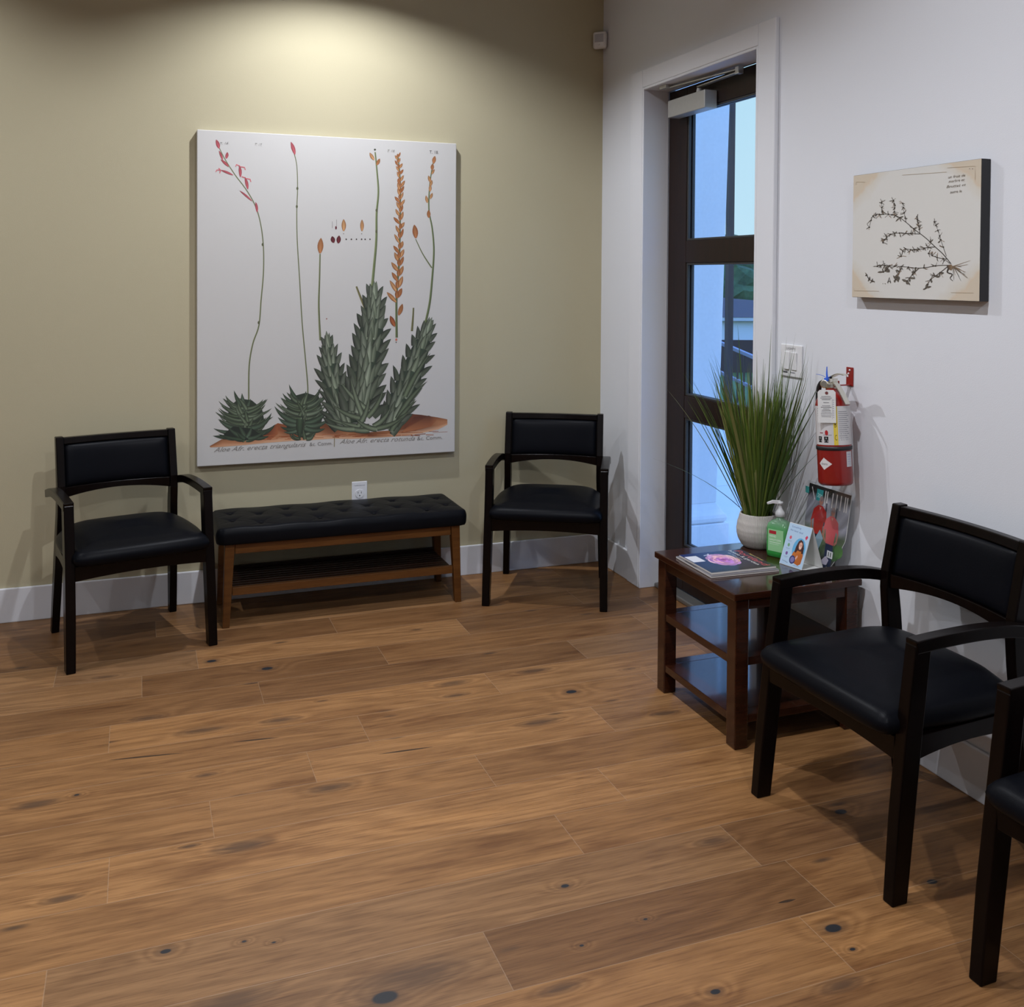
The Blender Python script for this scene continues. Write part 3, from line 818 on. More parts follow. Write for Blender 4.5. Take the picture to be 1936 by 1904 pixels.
# aloe columns: upright overlapping pointed leaves
def column(axis, rows, L, w, seed, lean=0.0):
    rr = random.Random(seed); P = [np.array(a[:2], float) for a in axis]; Hw = [a[2] for a in axis]
    A.strip([[(a[0] - a[2] * .8, a[1]), (a[0], a[1]), (a[0] + a[2] * .8, a[1])] for a in axis], [(40, 50, 40), (58, 72, 56), (36, 46, 36)])
    def at(t):
        s = t * (len(P) - 1); i = min(int(s), len(P) - 2); f = s - i
        return P[i] * (1 - f) + P[i + 1] * f, Hw[i] * (1 - f) + Hw[i + 1] * f, (P[i] - P[i + 1]) / np.linalg.norm(P[i] - P[i + 1])
    for i in range(rows):
        t = i / (rows - 1); p, h, up = at(t); sd = np.array((-up[1], up[0]))
        l = L * (.72 + .5 * t)
        offs = [-1, 1, -.55, .6, -.1] if i % 2 else [-.92, .95, -.35, .35, .02]
        for o in offs:
            o += rr.uniform(-.12, .12)
            b = p + sd * o * h * .62 + up * rr.uniform(-10, 10) - up * 14
            e_ = p + sd * (o * h * 1.18) + up * l * (1 - .38 * abs(o)) * rr.uniform(.85, 1.1)
            lt = .55 + .45 * max(0, 1 - abs(o - .1)) 
            A.leaf(b, e_, w * (.8 + .35 * t) * rr.uniform(.85, 1.15), -o * 7, jit((26, 31, 23), 7), tuple(x * lt for x in jit((160, 172, 146), 20)), 6, cd2=jit((58, 68, 52), 12))
column([(738, 1195, 30), (748, 1300, 62), (768, 1420, 74), (800, 1540, 84), (830, 1620, 96)], 9, 88, 19, 21)
column([(1272, 1120, 34), (1236, 1220, 60), (1180, 1370, 80), (1120, 1520, 88), (1060, 1650, 60)], 10, 96, 20, 22)
for (a, b, bd) in [((1110, 1600), (1272, 1398), 26), ((1100, 1640), (1215, 1500), 22), ((1150, 1480), (1290, 1246), 16), ((1080, 1660), (1180, 1560), 20)]:
    A.leaf(a, b, 19, -bd, GD, (112, 126, 98), 8)
column([(985, 935, 44), (980, 1060, 70), (966, 1180, 88), (950, 1320, 96), (925, 1450, 104), (900, 1560, 120)], 12, 112, 25, 23)
for (a, b, bd) in [((960, 1560), (805, 1400), -20), ((950, 1590), (1035, 1440), 26), ((940, 1600), (760, 1520), -34), ((960, 1640), (730, 1590), -30), ((980, 1640), (1075, 1535), 30), ((960, 1660), (800, 1610), -40), ((930, 1600), (860, 1380), -10), ((900, 1640), (960, 1470), 28), ((880, 1655), (720, 1620), -20), ((1000, 1650), (1140, 1590), 20), ((1000, 1655), (890, 1600), -24)]:
    A.leaf(a, b, 19, bd, jit(GD, 6), jit((128, 142, 114), 14), 8)
# blossoms
PK, PKD = (198, 96, 104), (140, 48, 60); OR, ORD = (212, 162, 108), (136, 84, 44); OB = (186, 124, 76)
for a, b, w in [((152, 145), (136, 98), 10), ((172, 208), (152, 158), 6), ((190, 200), (197, 165), 8), ((204, 244), (162, 206), 7), ((228, 290), (160, 262), 6), ((268, 300), (262, 236), 8), ((308, 366), (292, 300), 8), ((330, 430), (264, 374), 5), ((358, 490), (350, 436), 7), ((562, 178), (540, 110), 10)]:
    A.leaf(a, b, w, 3, PKD, PK, 6, True)
for pts in ([(262, 240), (246, 232), (242, 244)], [(264, 244), (290, 248), (294, 262)], [(292, 304), (275, 298)], [(296, 308), (320, 312), (324, 326)], [(160, 262), (140, 262), (135, 272)], [(160, 262), (150, 252)], [(160, 264), (156, 280)]):
    A.line(pts, 5, PK)
def bud(x, y, tx, ty, w, c=OR, d=ORD): A.leaf((x, y), (tx, ty), w, R_.uniform(-2, 2), d, jit(c, 10), 6, True)
bud(697, 712, 702, 630, 16, OB); bud(1213, 630, 1205, 558, 15, OB, (130, 70, 34)); bud(824, 592, 824, 528, 12); bud(923, 592, 923, 530, 10)
bud(990, 208, 966, 168, 9); bud(1003, 235, 1020, 200, 9, OB)
A.leaf((770, 655), (762, 620), 12, 0, (70, 16, 24), (110, 34, 44), 5, True); A.leaf((795, 658), (800, 616), 12, 0, (70, 16, 24), (120, 40, 48), 5, True); A.disc((783, 574), 5, 9, (90, 24, 40), 10)
for x in (838, 866, 893, 921, 940, 966): A.disc((x, 636), 4, 4, (50, 30, 28), 8)
for x, y, w in ((763, 560, 2), (786, 550, 2), (824, 606, 2), (921, 606, 2)): A.line([(x, y - 20), (x, y + 16)], w, (120, 116, 112)) if y < 600 else A.disc((x, y), 3, 3, (130, 126, 120), 6)
# long orange spike
y = 178; i = 0
while y < 960:
    u = (y - 178) / 780; xc = np.interp(y, [180, 330, 560, 760, 940], [1118, 1130, 1128, 1122, 1108]); ln = 30 + 34 * u; sp_ = (10 + 20 * u)
    sg = -1 if i % 2 else 1
    bud(xc + sg * 2, y + ln * .5, xc + sg * (14 + 26 * u) * R_.uniform(.6, 1.35), y - ln * R_.uniform(.25, .55), (6 + 6 * u) * R_.uniform(.8, 1.1), OR if i % 3 else OB, (140, 74, 28))
    if i % 2 == 0: bud(xc, y + ln * .55, xc + R_.uniform(-5, 5), y - ln * .15, 6 + 5 * u, OB, (120, 66, 26))
    y += (13 + 17 * u) * R_.uniform(.8, 1.3); i += 1
bud(1118, 1045, 1140, 984, 12, OB); bud(1098, 1105, 1074, 1048, 13, (180, 96, 50), (100, 50, 26))
A.disc((1106, 1176), 6, 7, (190, 110, 90), 8); A.disc((1105, 1190), 3, 3, (40, 36, 34), 8)
for x, y, tx, ty, w in [(1310, 226, 1318, 186, 10), (1302, 262, 1306, 228, 9), (1300, 284, 1316, 258, 6), (1294, 330, 1282, 292, 8), (1292, 350, 1302, 316, 7), (1290, 378, 1292, 342, 8), (1276, 440, 1268, 400, 8), (1292, 418, 1304, 386, 7), (1284, 520, 1283, 478, 10)]: bud(x, y, tx, ty, w, OB if w > 8 else OR)
A.disc((994, 151), 6, 5, (70, 74, 60), 8); A.disc((732, 1064), 4, 3, (150, 80, 70), 8)
# captions
TC = (122, 120, 118)
A.text('T. 16.', (158, 124), (205, 122), 12, TC, .3, -1); A.text('T. 17.', (346, 130), (384, 132), 14, (140, 138, 134), .4, -1)
A.text('T. 18.', (1062, 164), (1100, 166), 14, (150, 148, 140), .4, -1); A.text('T. 18.', (1288, 172), (1338, 174), 17, (92, 88, 84), 0, -1)
A.text('Aloe Afr. erecta triangularis', (128, 1776), (622, 1746), 24, (128, 124, 120), .55, -1); A.text('&c. Comm.', (640, 1744), (762, 1738), 19, (118, 114, 112), .1, -1)
A.text('Aloe Afr. erecta rotunda', (800, 1732), (1205, 1714), 24, (132, 128, 124), .55, -1); A.text('&c. Comm.', (1216, 1713), (1350, 1706), 19, (120, 116, 112), .1, -1)
A.line([(773, 1700), (772, 1748)], 4, (130, 120, 84)); A.line([(378, 1762), (395, 1760)], 1.5, TC)
A.build('botanical_print', on_canvas, PRINT, pic)

# ================================================================== small framed-look canvas on the white wall
SY0, SY1, SZ0, SZ1, SD = -2.003, -2.543, 1.433, 1.8375, .034
sm = thing('canvas_art', 'small parchment coloured print of a rooted branching plant with black sides on white wall', 'wall art', (0, (SY0 + SY1) / 2, (SZ0 + SZ1) / 2))
w2, h2 = (SY0 - SY1) / 2, (SZ1 - SZ0) / 2
obj('frame_box', mbox(-SD, -.001, -w2, w2, -h2, h2), simple('black_frame_paint', (.010, .010, .012), .45), sm, bevel=.0015)
PM = NT('parchment'); o_ = PM.obj(); sx_ = PM.n('ShaderNodeSeparateXYZ', {0: o_})
ed = PM.math('MAXIMUM', PM.math('MULTIPLY', PM.math('ABSOLUTE', sx_.outputs[1]), 1 / w2), PM.math('MULTIPLY', PM.math('ABSOLUTE', sx_.outputs[2]), 1 / h2))
cn = PM.math('MULTIPLY', PM.math('MULTIPLY', PM.math('ABSOLUTE', sx_.outputs[1]), 1 / w2), PM.math('MULTIPLY', PM.math('ABSOLUTE', sx_.outputs[2]), 1 / h2))
st = PM.math('ADD', PM.math('MULTIPLY', cn, .75), PM.math('ADD', PM.math('MULTIPLY', ed, .35), PM.math('MULTIPLY', PM.noise(9, o_, 4, .6), .35)))
c_ = PM.ramp(st, [(.78, (0.60, 0.59, 0.555)), (.92, (0.575, 0.54, 0.47)), (.97, (0.565, 0.47, 0.355)), (1.15 if False else 1.0, (0.55, 0.475, 0.37))])
PM.set(color=c_, rough=.75); PM = PM.m
obj('parchment_sheet', mbox(-SD - .0012, -SD - .0002, -w2 + .001, w2 - .001, -h2 + .001, h2 - .001), PM, sm)
hs = homog([(118, 305), (1475, 100), (128, 1595), (1480, 1610)], [(w2, h2), (-w2, h2), (w2, -h2), (-w2, -h2)])
def on_small(u, v, l):
    a, b = hs(u, v); return (-SD - .0016 - l, a, b)
B = Print(); rb = random.Random(5); INK = (52, 44, 36); INK2 = (84, 74, 62); BR = (128, 104, 78)
def bstem(pts, w0, w1, col=INK):
    P = smooth_path([(x, y, 0) for x, y in pts], 6); n = len(P)
    B.line([(p.x, p.y) for p in P], [w0 + (w1 - w0) * i / (n - 1) for i in range(n)], col); return P
def sprig(P, n, L, start=.15, w=6):
    for i in range(n):
        k = int((start + (1 - start) * i / max(1, n - 1)) * (len(P) - 1)); p = P[k]
        for _ in range(rb.choice((3, 4, 4, 5))):
            a = rb.uniform(0, 2 * math.pi); l = L * rb.uniform(.5, 1.1)
            q = (p.x + math.cos(a) * l, p.y + math.sin(a) * l)
            if rb.random() < .5: B.leaf((p.x, p.y), q, w * rb.uniform(.5, 1), rb.uniform(-8, 8), INK, (120, 112, 98), 5, True)
            else: B.line([(p.x, p.y), ((p.x + q[0]) / 2 + rb.uniform(-6, 6), (p.y + q[1]) / 2 + rb.uniform(-6, 6)), q], rb.uniform(3, 6), rb.choice((INK, INK2, BR)))
        B.disc((p.x, p.y), 9, 9, INK, 8)
m1 = bstem([(1175, 1220), (1090, 1120), (1000, 1040), (900, 950), (790, 870), (690, 790), (610, 735), (540, 712), (460, 708), (380, 715), (330, 740), (300, 850)], 10, 4)
sprig(m1[:36], 3, 60, .45, 9); sprig(m1[36:], 9, 48, .1)
for pts, n in [([(690, 790), (668, 690), (650, 590)], 4), ([(560, 712), (566, 640), (552, 560)], 4), ([(435, 710), (430, 650), (424, 590)], 3), ([(840, 905), (822, 810), (805, 730)], 5), ([(1125, 1140), (1070, 990), (1030, 870), (990, 780)], 6)]:
    sprig(bstem(pts, 6, 3), n, 46, .25)
for pts, n in [([(840, 910), (740, 908), (640, 905), (540, 915), (480, 960), (450, 1010)], 8), ([(1000, 1045), (930, 1050), (850, 1070), (760, 1080), (680, 1075), (645, 1150)], 8), ([(1130, 1170), (1050, 1160), (985, 1140), (930, 1110)], 4), ([(1160, 1235), (1040, 1240), (860, 1270), (700, 1262), (560, 1255), (460, 1250), (395, 1262)], 10)]:
    sprig(bstem(pts, 7, 4), n, 52, .22)
for pts, n in [([(640, 1270), (620, 1340), (592, 1400)], 4), ([(830, 1280), (770, 1340), (715, 1410)], 4), ([(1150, 1240), (1060, 1315), (965, 1390), (915, 1480)], 5), ([(520, 1260), (490, 1300), (460, 1320)], 3), ([(1160, 1215), (1110, 1180), (1085, 1225)], 0)]:
    P = bstem(pts, 7, 4)
    if n: sprig(P, n, 56, .35, 13)
B.poly([(1130, 1235), (1180, 1225), (1200, 1250), (1180, 1290), (1140, 1270)], [INK, BR, BR, BR, INK])
bstem([(1150, 1270), (1140, 1310), (1190, 1330), (1170, 1370), (1200, 1400)], 16, 5)
for i in range(15):
    a = rb.uniform(-.6, 1.5); l = rb.uniform(90, 200)
    bstem([(1195, 1245), (1195 + math.cos(a) * l * .5, 1245 + math.sin(a) * l * .5 + rb.uniform(-12, 12)), (1195 + math.cos(a) * l, 1245 + math.sin(a) * l)], 6, 2, rb.choice((INK, BR, BR, INK2)))
sprig(bstem([(280, 1350), (310, 1400), (345, 1420)], 10, 6), 3, 34, .1, 8)
B.line([(508, 1436), (526, 1376), (540, 1436)], 9, INK); B.line([(514, 1418), (538, 1418)], 6, INK)
for x in (458, 482): B.disc((x, 1444), 4, 4, INK2, 6)
IK = (118, 108, 96)
for txt, x0, y0, x1, y1 in [('un fruit de', 1128, 318, 1310, 292), ('marbre et', 1134, 362, 1304, 340), ('Bruttet et', 1112, 420, 1318, 392), ('autre le', 1152, 476, 1276, 460)]: B.text(txt, (x0, y0), (x1, y1), 28, IK, .4, -1)
for x in (1352, 1384): B.disc((x, 212), 6, 5, IK, 6)
for pts in ([(150, 400), (152, 372), (245, 372)], [(1115, 205), (1412, 183), (1412, 330)], [(152, 1500), (152, 1525), (420, 1525)], [(1180, 1522), (1418, 1520)], [(640, 290), (1110, 250)]): B.line(pts, 3, (168, 148, 122))
B.build('plant_drawing', on_small, PRINT, sm)

# ================================================================== motion sensor, outlet, switch
t = thing('motion_sensor', 'small white motion sensor high in the corner where olive and white walls meet', 'motion sensor', (-.024, -.024, 2.712), math.radians(-45))
obj('sensor_body', mbox(-.036, .036, -.032, .0, -.044, .044), PLASTIC, t, bevel=.012, segs=4)
obj('lens_window', mbox(-.024, .024, -.0335, -.0325, -.012, .030), GREYP, t)
bm = bmesh.new(); bmesh.ops.create_uvsphere(bm, u_segments=12, v_segments=8, radius=.004); obj('indicator', bm, PLASTIC, t, loc=(0, -.033, -.024), smooth=True)

t = thing('wall_outlet', 'white electrical outlet plate on the olive wall behind the bench', 'electrical outlet', (-1.2745, 0, .446))
obj('cover_plate', mbox(-.0375, .0375, -.006, -.0005, -.058, .058), PLASTIC, t, bevel=.003)
bm = bmesh.new(); lathe(bm, [(.0205, 0), (.0205, .0025)], 32); obj('socket_face', bm, PLASTIC, t, loc=(0, -.0062, 0), rot=(math.radians(90), 0, 0))
bm = bmesh.new(); box(bm, -.009, -.0068, -.0095, -.0088, .001, .010); box(bm, .0068, .009, -.0095, -.0088, .001, .010); box(bm, -.0022, .0022, -.0095, -.0088, -.012, -.006); obj('slot', bm, DARKP, t)
A2 = Print(); A2.text('TAMPER RESISTANT', (-.026, .0365), (.026, .0365), .0045, (96, 96, 110)); A2.build('top_lettering', lambda u, v, l: (u, -.0063 - l, v), PRINT, t); A2 = Print(); A2.text('20A', (-.012, -.045), (.008, -.045), .004, (130, 130, 140))
A2.build('lettering', lambda u, v, l: (u, -.0063 - l, v), PRINT, t)

t = thing('light_switch', 'white double light switch plate beside the glass door', 'light switch', (0, -1.636, 1.189))
obj('cover_plate', mbox(-.007, -.0005, -.0635, .0635, -.060, .060), PLASTIC, t, bevel=.0035)
for s in (-1, 1):
    r_ = obj('rocker', mbox(-.012, -.0068, s * .022 - .0155, s * .022 + .0155, -.033, .033), PLASTIC, t, bevel=.002); r_.rotation_euler = (0, math.radians(2.5 * s), 0)
A2 = Print(); A2.text('LIGHTS', (.026, .041), (-.026, .041), .008, (96, 96, 100), .0, -1); A2.build('top_lettering', lambda u, v, l: (-.0075 - l, u, v), PRINT, t); A2 = Print(); A2.rect(.045, -.0405, .018, -.0465, (74, 74, 78)); A2.rect(.004, -.041, -.026, -.0455, (130, 130, 136))
A2.build('lettering', lambda u, v, l: (-.0075 - l, u, v), PRINT, t)

# ================================================================== plant
pot = thing('potted_grass', 'tall green ornamental grass in a ribbed white pot on the side table', 'potted plant', (-.118, -1.600, .5005))
bm = bmesh.new()
prof = [(.040, 0), (.050, .001), (.060, .010), (.070, .028), (.0765, .050), (.0770, .068), (.0745, .088), (.0690, .108), (.0650, .124), (.0625, .1255), (.0600, .123), (.0640, .105), (.0690, .085), (.070, .06)]
rings = []
prof2 = []
for (r0, z0), (r1, z1) in zip(prof, prof[1:]):
    for k in range(4): prof2.append((r0 + (r1 - r0) * k / 4, z0 + (z1 - z0) * k / 4))
prof2.append(prof[-1])
prof3 = []
for i, (r, z) in enumerate(prof2):
    g = 0
    if i < 36:
        for zz in (.036, .066, .094): g += .0016 * math.exp(-((z - zz) / .0025) ** 2)
    prof3.append((r + g, z))
lathe(bm, prof3, 72, True, False)
PT = NT('ribbed_ceramic'); o_ = PT.obj(); q = PT.n('ShaderNodeSeparateXYZ', {0: o_})
ang = PT.math('ARCTAN2', q.outputs[1], q.outputs[0]); rb_ = PT.math('SINE', PT.math('MULTIPLY', ang, 110.0))
PT.set(color=(0.62, 0.585, 0.54), rough=.45); PT.bump(rb_, .7, .0016); PT = PT.m
obj('pot', bm, PT, pot, smooth=True)
bm = bmesh.new(); lathe(bm, [(.066, .100), (.066, .104), (.03, .108)], 32); obj('soil', bm, simple('moss_soil', (.03, .03, .015), .9), pot)
bm = bmesh.new(); cl_ = bm.loops.layers.float_color.new('print'); rg = random.Random(42)
def blade(base, az, lean, h, w, curl, col, tilt_end=0.0):
    n = 9; dirx, diry = math.cos(az), math.sin(az); sd = Vector((-diry, dirx, 0)); V = []
    ta = rg.uniform(-.8, .8); sd = (sd * math.cos(ta) + Vector((dirx, diry, 0)) * math.sin(ta))
    for i in range(n + 1):
        u = i / n; out = lean * u + curl * u * u * u; z = h * u * (1 - .12 * (lean + curl) * u)
        c = Vector((base[0] + dirx * out * h, base[1] + diry * out * h, base[2] + z)); c.x = min(c.x, .098 + .004 * rg.random()); ww = w * (1 - u ** 2.2) * (.6 + .8 * min(1, u * 4)) * .5 + .0002
        V.append((bm.verts.new(c - sd * ww), bm.verts.new(c + Vector((dirx, diry, 0)) * ww * .5), bm.verts.new(c + sd * ww)))
    for i in range(n):
        for a in (0, 1):
            f = bm.faces.new((V[i][a], V[i][a + 1], V[i + 1][a + 1], V[i + 1][a]))
            for l in f.loops: l[cl_] = (*col, 1)
for i in range(225):
    az = rg.uniform(0, 2 * math.pi); rr = .048 * math.sqrt(rg.random()); h = rg.triangular(.30, .69, .50)
    lean = (.05 + .44 * rg.random() ** 1.1) * (.35 + rr / .05 * .75); g = rg.random()
    col = (0.042 + .085 * g, 0.080 + .105 * g, 0.011 + .016 * g) if rg.random() > .12 else (.18, .19, .06)
    curl = rg.uniform(-.03, .14)
    cx_ = math.cos(az)
    if cx_ > .05: lean = min(lean, .085 / h / cx_); curl = min(curl, .02)
    elif cx_ > -.5: lean = min(lean * 1.2, .60)
    blade((rr * cx_, rr * math.sin(az), .104), az, lean, h, rg.uniform(.0045, .0085), curl, col)
for az, lean, h, curl in [(2.65, .44, .50, .05), (2.2, .40, .56, .05), (-1.9, .42, .50, .04), (-1.6, .45, .42, .02), (3.0, .22, .62, .02), (-1.3, .18, .66, .02), (-1.5, .30, .60, .04), (2.0, .30, .60, .02), (1.7, .32, .52, .05), (-2.0, .34, .54, .02), (-1.45, .62, .42, .05), (-1.4, .75, .36, .08), (-1.55, .55, .50, .05), (-1.35, .40, .58, .05), (1.9, .10, .72, .0), (-1.7, .08, .73, .0), (-1.2, .16, .71, .01)]:
    blade((.03 * math.cos(az), .03 * math.sin(az), .104), az, lean, h, .007, curl, (.06, .12, .022))
blade((.035 * math.cos(2.0), .035 * math.sin(2.0), .104), 2.15, 1.3, .22, .003, .55, (.05, .08, .03))
GR = NT('grass_leaf'); a_ = GR.n('ShaderNodeAttribute', attribute_name='print').outputs['Color']; GR.set(color=a_, rough=.45, spec=.35)
obj('grass_blades', bm, GR.m, pot, smooth=True)

# ================================================================== sanitizer bottle
bt = thing('sanitizer_bottle', 'green gel pump bottle on the side table, between plant pot and folded card', 'pump bottle', (-.119, -1.738, .5005), math.radians(25))
def rrect(hx, hy, r, z, n=6):
    P = []
    for cx, cy, a0 in ((hx - r, hy - r, 0), (-hx + r, hy - r, 90), (-hx + r, -hy + r, 180), (hx - r, -hy + r, 270)):
        for i in range(n + 1):
            a = math.radians(a0 + 90 * i / n); P.append((cx + r * math.cos(a), cy + r * math.sin(a), z))
    return P
bm = bmesh.new()
loft(bm, [rrect(.024, .038, .014, 0), rrect(.028, .042, .016, .003), rrect(.029, .043, .017, .02), rrect(.029, .043, .017, .10), rrect(.027, .040, .017, .116), rrect(.020, .028, .015, .128), rrect(.0135, .0135, .0134, .134), rrect(.0135, .0135, .0134, .142)])
GG = NT('green_gel'); zz = GG.n('ShaderNodeSeparateXYZ', {0: GG.obj()}).outputs[2]
GG.set(color=GG.ramp(GG.math('MULTIPLY', zz, 7.0), [(0.0, (.05, .50, .08)), (.7, (.16, .58, .20)), (.86, (.26, .50, .30)), (1.0, (.34, .52, .38))]), rough=.15, trans=.45, ior=1.35, spec=.5)
obj('bottle_body', bm, GG.m, bt, smooth=True)
bm = bmesh.new(); loft(bm, [rrect(.0135, .0135, .0134, .142), rrect(.0165, .0165, .0164, .143), rrect(.0165, .0165, .0164, .158), rrect(.012, .012, .0119, .164), rrect(.007, .007, .0069, .172), rrect(.0055, .0055, .0054, .186), rrect(.010, .010, .0099, .188), rrect(.010, .010, .0099, .196)])
pc = obj('pump_collar', bm, simple('frosted_plastic', (.62, .64, .64), .4), bt, smooth=True)
bm = bmesh.new(); bar(bm, [(0, 0, .193), (-.020, .018, .196), (-.036, .032, .190)], [.014, .012, .008], [.010, .009, .006], (0, 0, 1)); obj('pump_spout', bm, PLASTIC, bt, bevel=.002)
A2 = Print()
A2.rect(-.030, .022, .030, .100, (150, 205, 150)); A2.rect(-.026, .083, .002, .095, (176, 40, 50)); A2.text('HAND', (-.024, .072), (.002, .072), .007, (235, 245, 235)); A2.text('SANITIZER', (-.024, .060), (.022, .060), .006, (235, 245, 235))
A2.rect(-.024, .053, .020, .0545, (235, 245, 235)); A2.rect(-.024, .047, .012, .048, (225, 240, 225))
lp = A2.build('label', lambda u, v, l: (-.0295 - l, -u, v), m_print('bottle_label', .4), bt)

# ================================================================== tent card
CA = Vector((-.172, -1.811, .5)); CB = Vector((-.151, -1.909, .5)); CC = Vector((-.073, -1.921, .5))
wv = CB - CA; fd = (CC - CB); fd = Vector((fd.x, fd.y - 0, 0)); rdg = CB + fd / 2 + Vector((0, 0, .142))
tcd = thing('tent_card', 'folded pale blue advertising card with a woman in an orange sweater', 'tent card', tuple(CA + Vector((0, 0, .0006))))
def L(p): return p - CA
a0, b0, c0 = L(CA), L(CB), L(CC); d0 = c0 - wv; r1 = L(rdg); r0 = r1 - wv
bm = bmesh.new()
def sheet(q, th=.0008):
    n = (q[1] - q[0]).cross(q[3] - q[0]).normalized() * th
    v = [bm.verts.new(p) for p in q] + [bm.verts.new(p + n) for p in q]
    for f in ((0, 1, 2, 3), (7, 6, 5, 4), (0, 4, 5, 1), (1, 5, 6, 2), (2, 6, 7, 3), (3, 7, 4, 0)): bm.faces.new([v[i] for i in f])
sheet([a0, b0, r1, r0]); sheet([d0, r0, r1, c0]); 
m_ = (b0 + c0) / 2; sheet([a0 + Vector((.002, 0, .0003)), b0 + Vector((.002, 0, .0003)), c0 + Vector((-.002, 0, .0003)), d0 + Vector((-.002, 0, .0003))])
obj('card', bm, PAPER, tcd)
C_ = Print()   # unit square: u along the card, v up
C_.rect(.01, .01, .99, .99, (178, 205, 228))
C_.disc((.66, .43), .27, .27, (96, 170, 214), 36)
C_.text('Something', (.14, .90), (.54, .90), .045, (90, 110, 160)); C_.text('the best deal', (.10, .82), (.66, .80), .045, (90, 110, 160))
# woman
C_.poly([(.50, .30), (.52, .48), (.58, .62), (.66, .67), (.76, .64), (.84, .54), (.86, .40), (.80, .32), (.62, .28)], (74, 36, 28))
C_.poly([(.42, .22), (.46, .34), (.56, .42), (.72, .40), (.86, .42), (.90, .30), (.88, .12), (.78, .07), (.58, .10)], [(196, 112, 40)] * 4 + [(176, 92, 30)] * 5)
C_.disc((.70, .53), .072, .095, (222, 170, 148), 18); C_.line([(.67, .49), (.70, .478), (.735, .49)], .016, (240, 236, 230)); C_.disc((.675, .545), .01, .01, (60, 40, 36), 8); C_.disc((.725, .545), .01, .01, (60, 40, 36), 8)
C_.poly([(.60, .60), (.62, .40), (.56, .34), (.50, .36), (.54, .52)], (66, 32, 26)); C_.poly([(.78, .60), (.86, .50), (.88, .36), (.80, .36), (.775, .50)], (60, 28, 24)); C_.line([(.62, .60), (.70, .635), (.78, .60)], .035, (74, 36, 28))
C_.disc((.50, .17), .125, .10, (48, 52, 104), 24); C_.disc((.50, .17), .085, .066, (120, 116, 168), 24); C_.poly([(.60, .22), (.66, .30), (.70, .27), (.64, .18)], (222, 170, 148))
for y_, c in ((.66, (214, 92, 110)), (.48, (110, 160, 120)), (.28, (120, 86, 150))): C_.disc((.20, y_), .048, .042, c, 16); C_.rect(.11, y_ - .085, .29, y_ - .075, (140, 160, 190)); C_.rect(.14, y_ - .105, .26, y_ - .097, (150, 170, 198))
C_.poly([(.80, .74), (.86, .80), (.92, .76), (.86, .68)], (206, 58, 92)); C_.text('Lumine', (.10, .085), (.34, .06), .035, (70, 84, 120)); C_.rect(.58, .045, .86, .052, (110, 130, 165)); C_.rect(.62, .065, .86, .07, (130, 150, 180))
nf = (b0 - a0).cross(r0 - a0).normalized()
if nf.x > 0: nf = -nf
C_.build('card_print', lambda u, v, l: a0 + (b0 - a0) * u + (r0 - a0) * v + nf * (.0012 + l), PRINT, tcd)

# ================================================================== magazines
def magazine(name, label, x0, y0, wx, wy, z, th, rz, cover=True):
    """x: bottom edge to top edge of the cover; y0 is the left edge, text runs towards -y"""
    t = thing(name, label, 'magazine', (x0, y0, z), rz, 'magazines on the side table')
    bm = bmesh.new(); box(bm, 0, wx, -wy, 0, 0, th)
    for v in bm.verts:
        if v.co.z > th * .5: v.co.y += .002
    obj('pages', bm, simple('page_edges', (.52, .49, .46), .7), t, bevel=.0012)
    return t
mg0 = magazine('magazine', 'lower magazine with grey cover edge, underneath the one with the rose', -.484, -1.640, .262, .245, .5005, .0062, -.035)
P0 = Print(); P0.rect(0, 0, .245, .262, (120, 118, 124)); P0.rect(.06, .0, .14, .006, (40, 40, 52)); P0.build('cover', lambda u, v, l: (v, -u, .0067 + l), GLOSSPRINT, mg0)
mg = magazine('magazine', 'navy magazine with a pink rose and red title, topmost on the side table', -.4785, -1.653, .250, .222, .5078, .0065, -.02)
P1 = Print(); wM, hM = .222, .250
P1.strip([[(0, 0), (wM, 0)], [(0, hM * .5), (wM, hM * .5)], [(0, hM), (wM, hM)]], [[(20, 34, 92), (34, 34, 40)], [(18, 32, 84), (28, 26, 30)], [(24, 30, 50), (34, 32, 32)]])
rr = random.Random(2)
for k in range(6):
    rad = .062 - k * .009; n = 9 - k // 2
    for i in range(n):
        a = 2 * math.pi * i / n + k * .5; c = (.100 + math.cos(a) * rad * .62, .118 + math.sin(a) * rad * .52)
        t_ = rr.uniform(0, 1); colr = (226 - 60 * t_, 110 + 70 * (1 - t_) - k * 8, 160 + 20 * t_)
        P1.disc(c, rad * .55, rad * .42, tuple(min(255, x + (34 if i % 2 else -8)) for x in colr), 14, a)
P1.disc((.100, .118), .012, .010, (150, 50, 130), 12)
P1.rect(.030, .004, .098, .050, (222, 222, 226)); P1.line([(.018, .105), (.03, .10), (.036, .078)], .006, (200, 200, 214))
P1.text('Portland', (.014, .214), (.206, .214), .026, (206, 84, 92), .1); P1.text('home & garden', (.004, .196), (.19, .196), .014, (224, 224, 220)); P1.text('in bloom', (.03, .178), (.12, .178), .009, (190, 190, 190)); P1.text('Spring', (.06, .244), (.15, .244), .008, (214, 190, 96))
P1.build('cover', lambda u, v, l: (v, -u + .002, .0069 + l), GLOSSPRINT, mg)

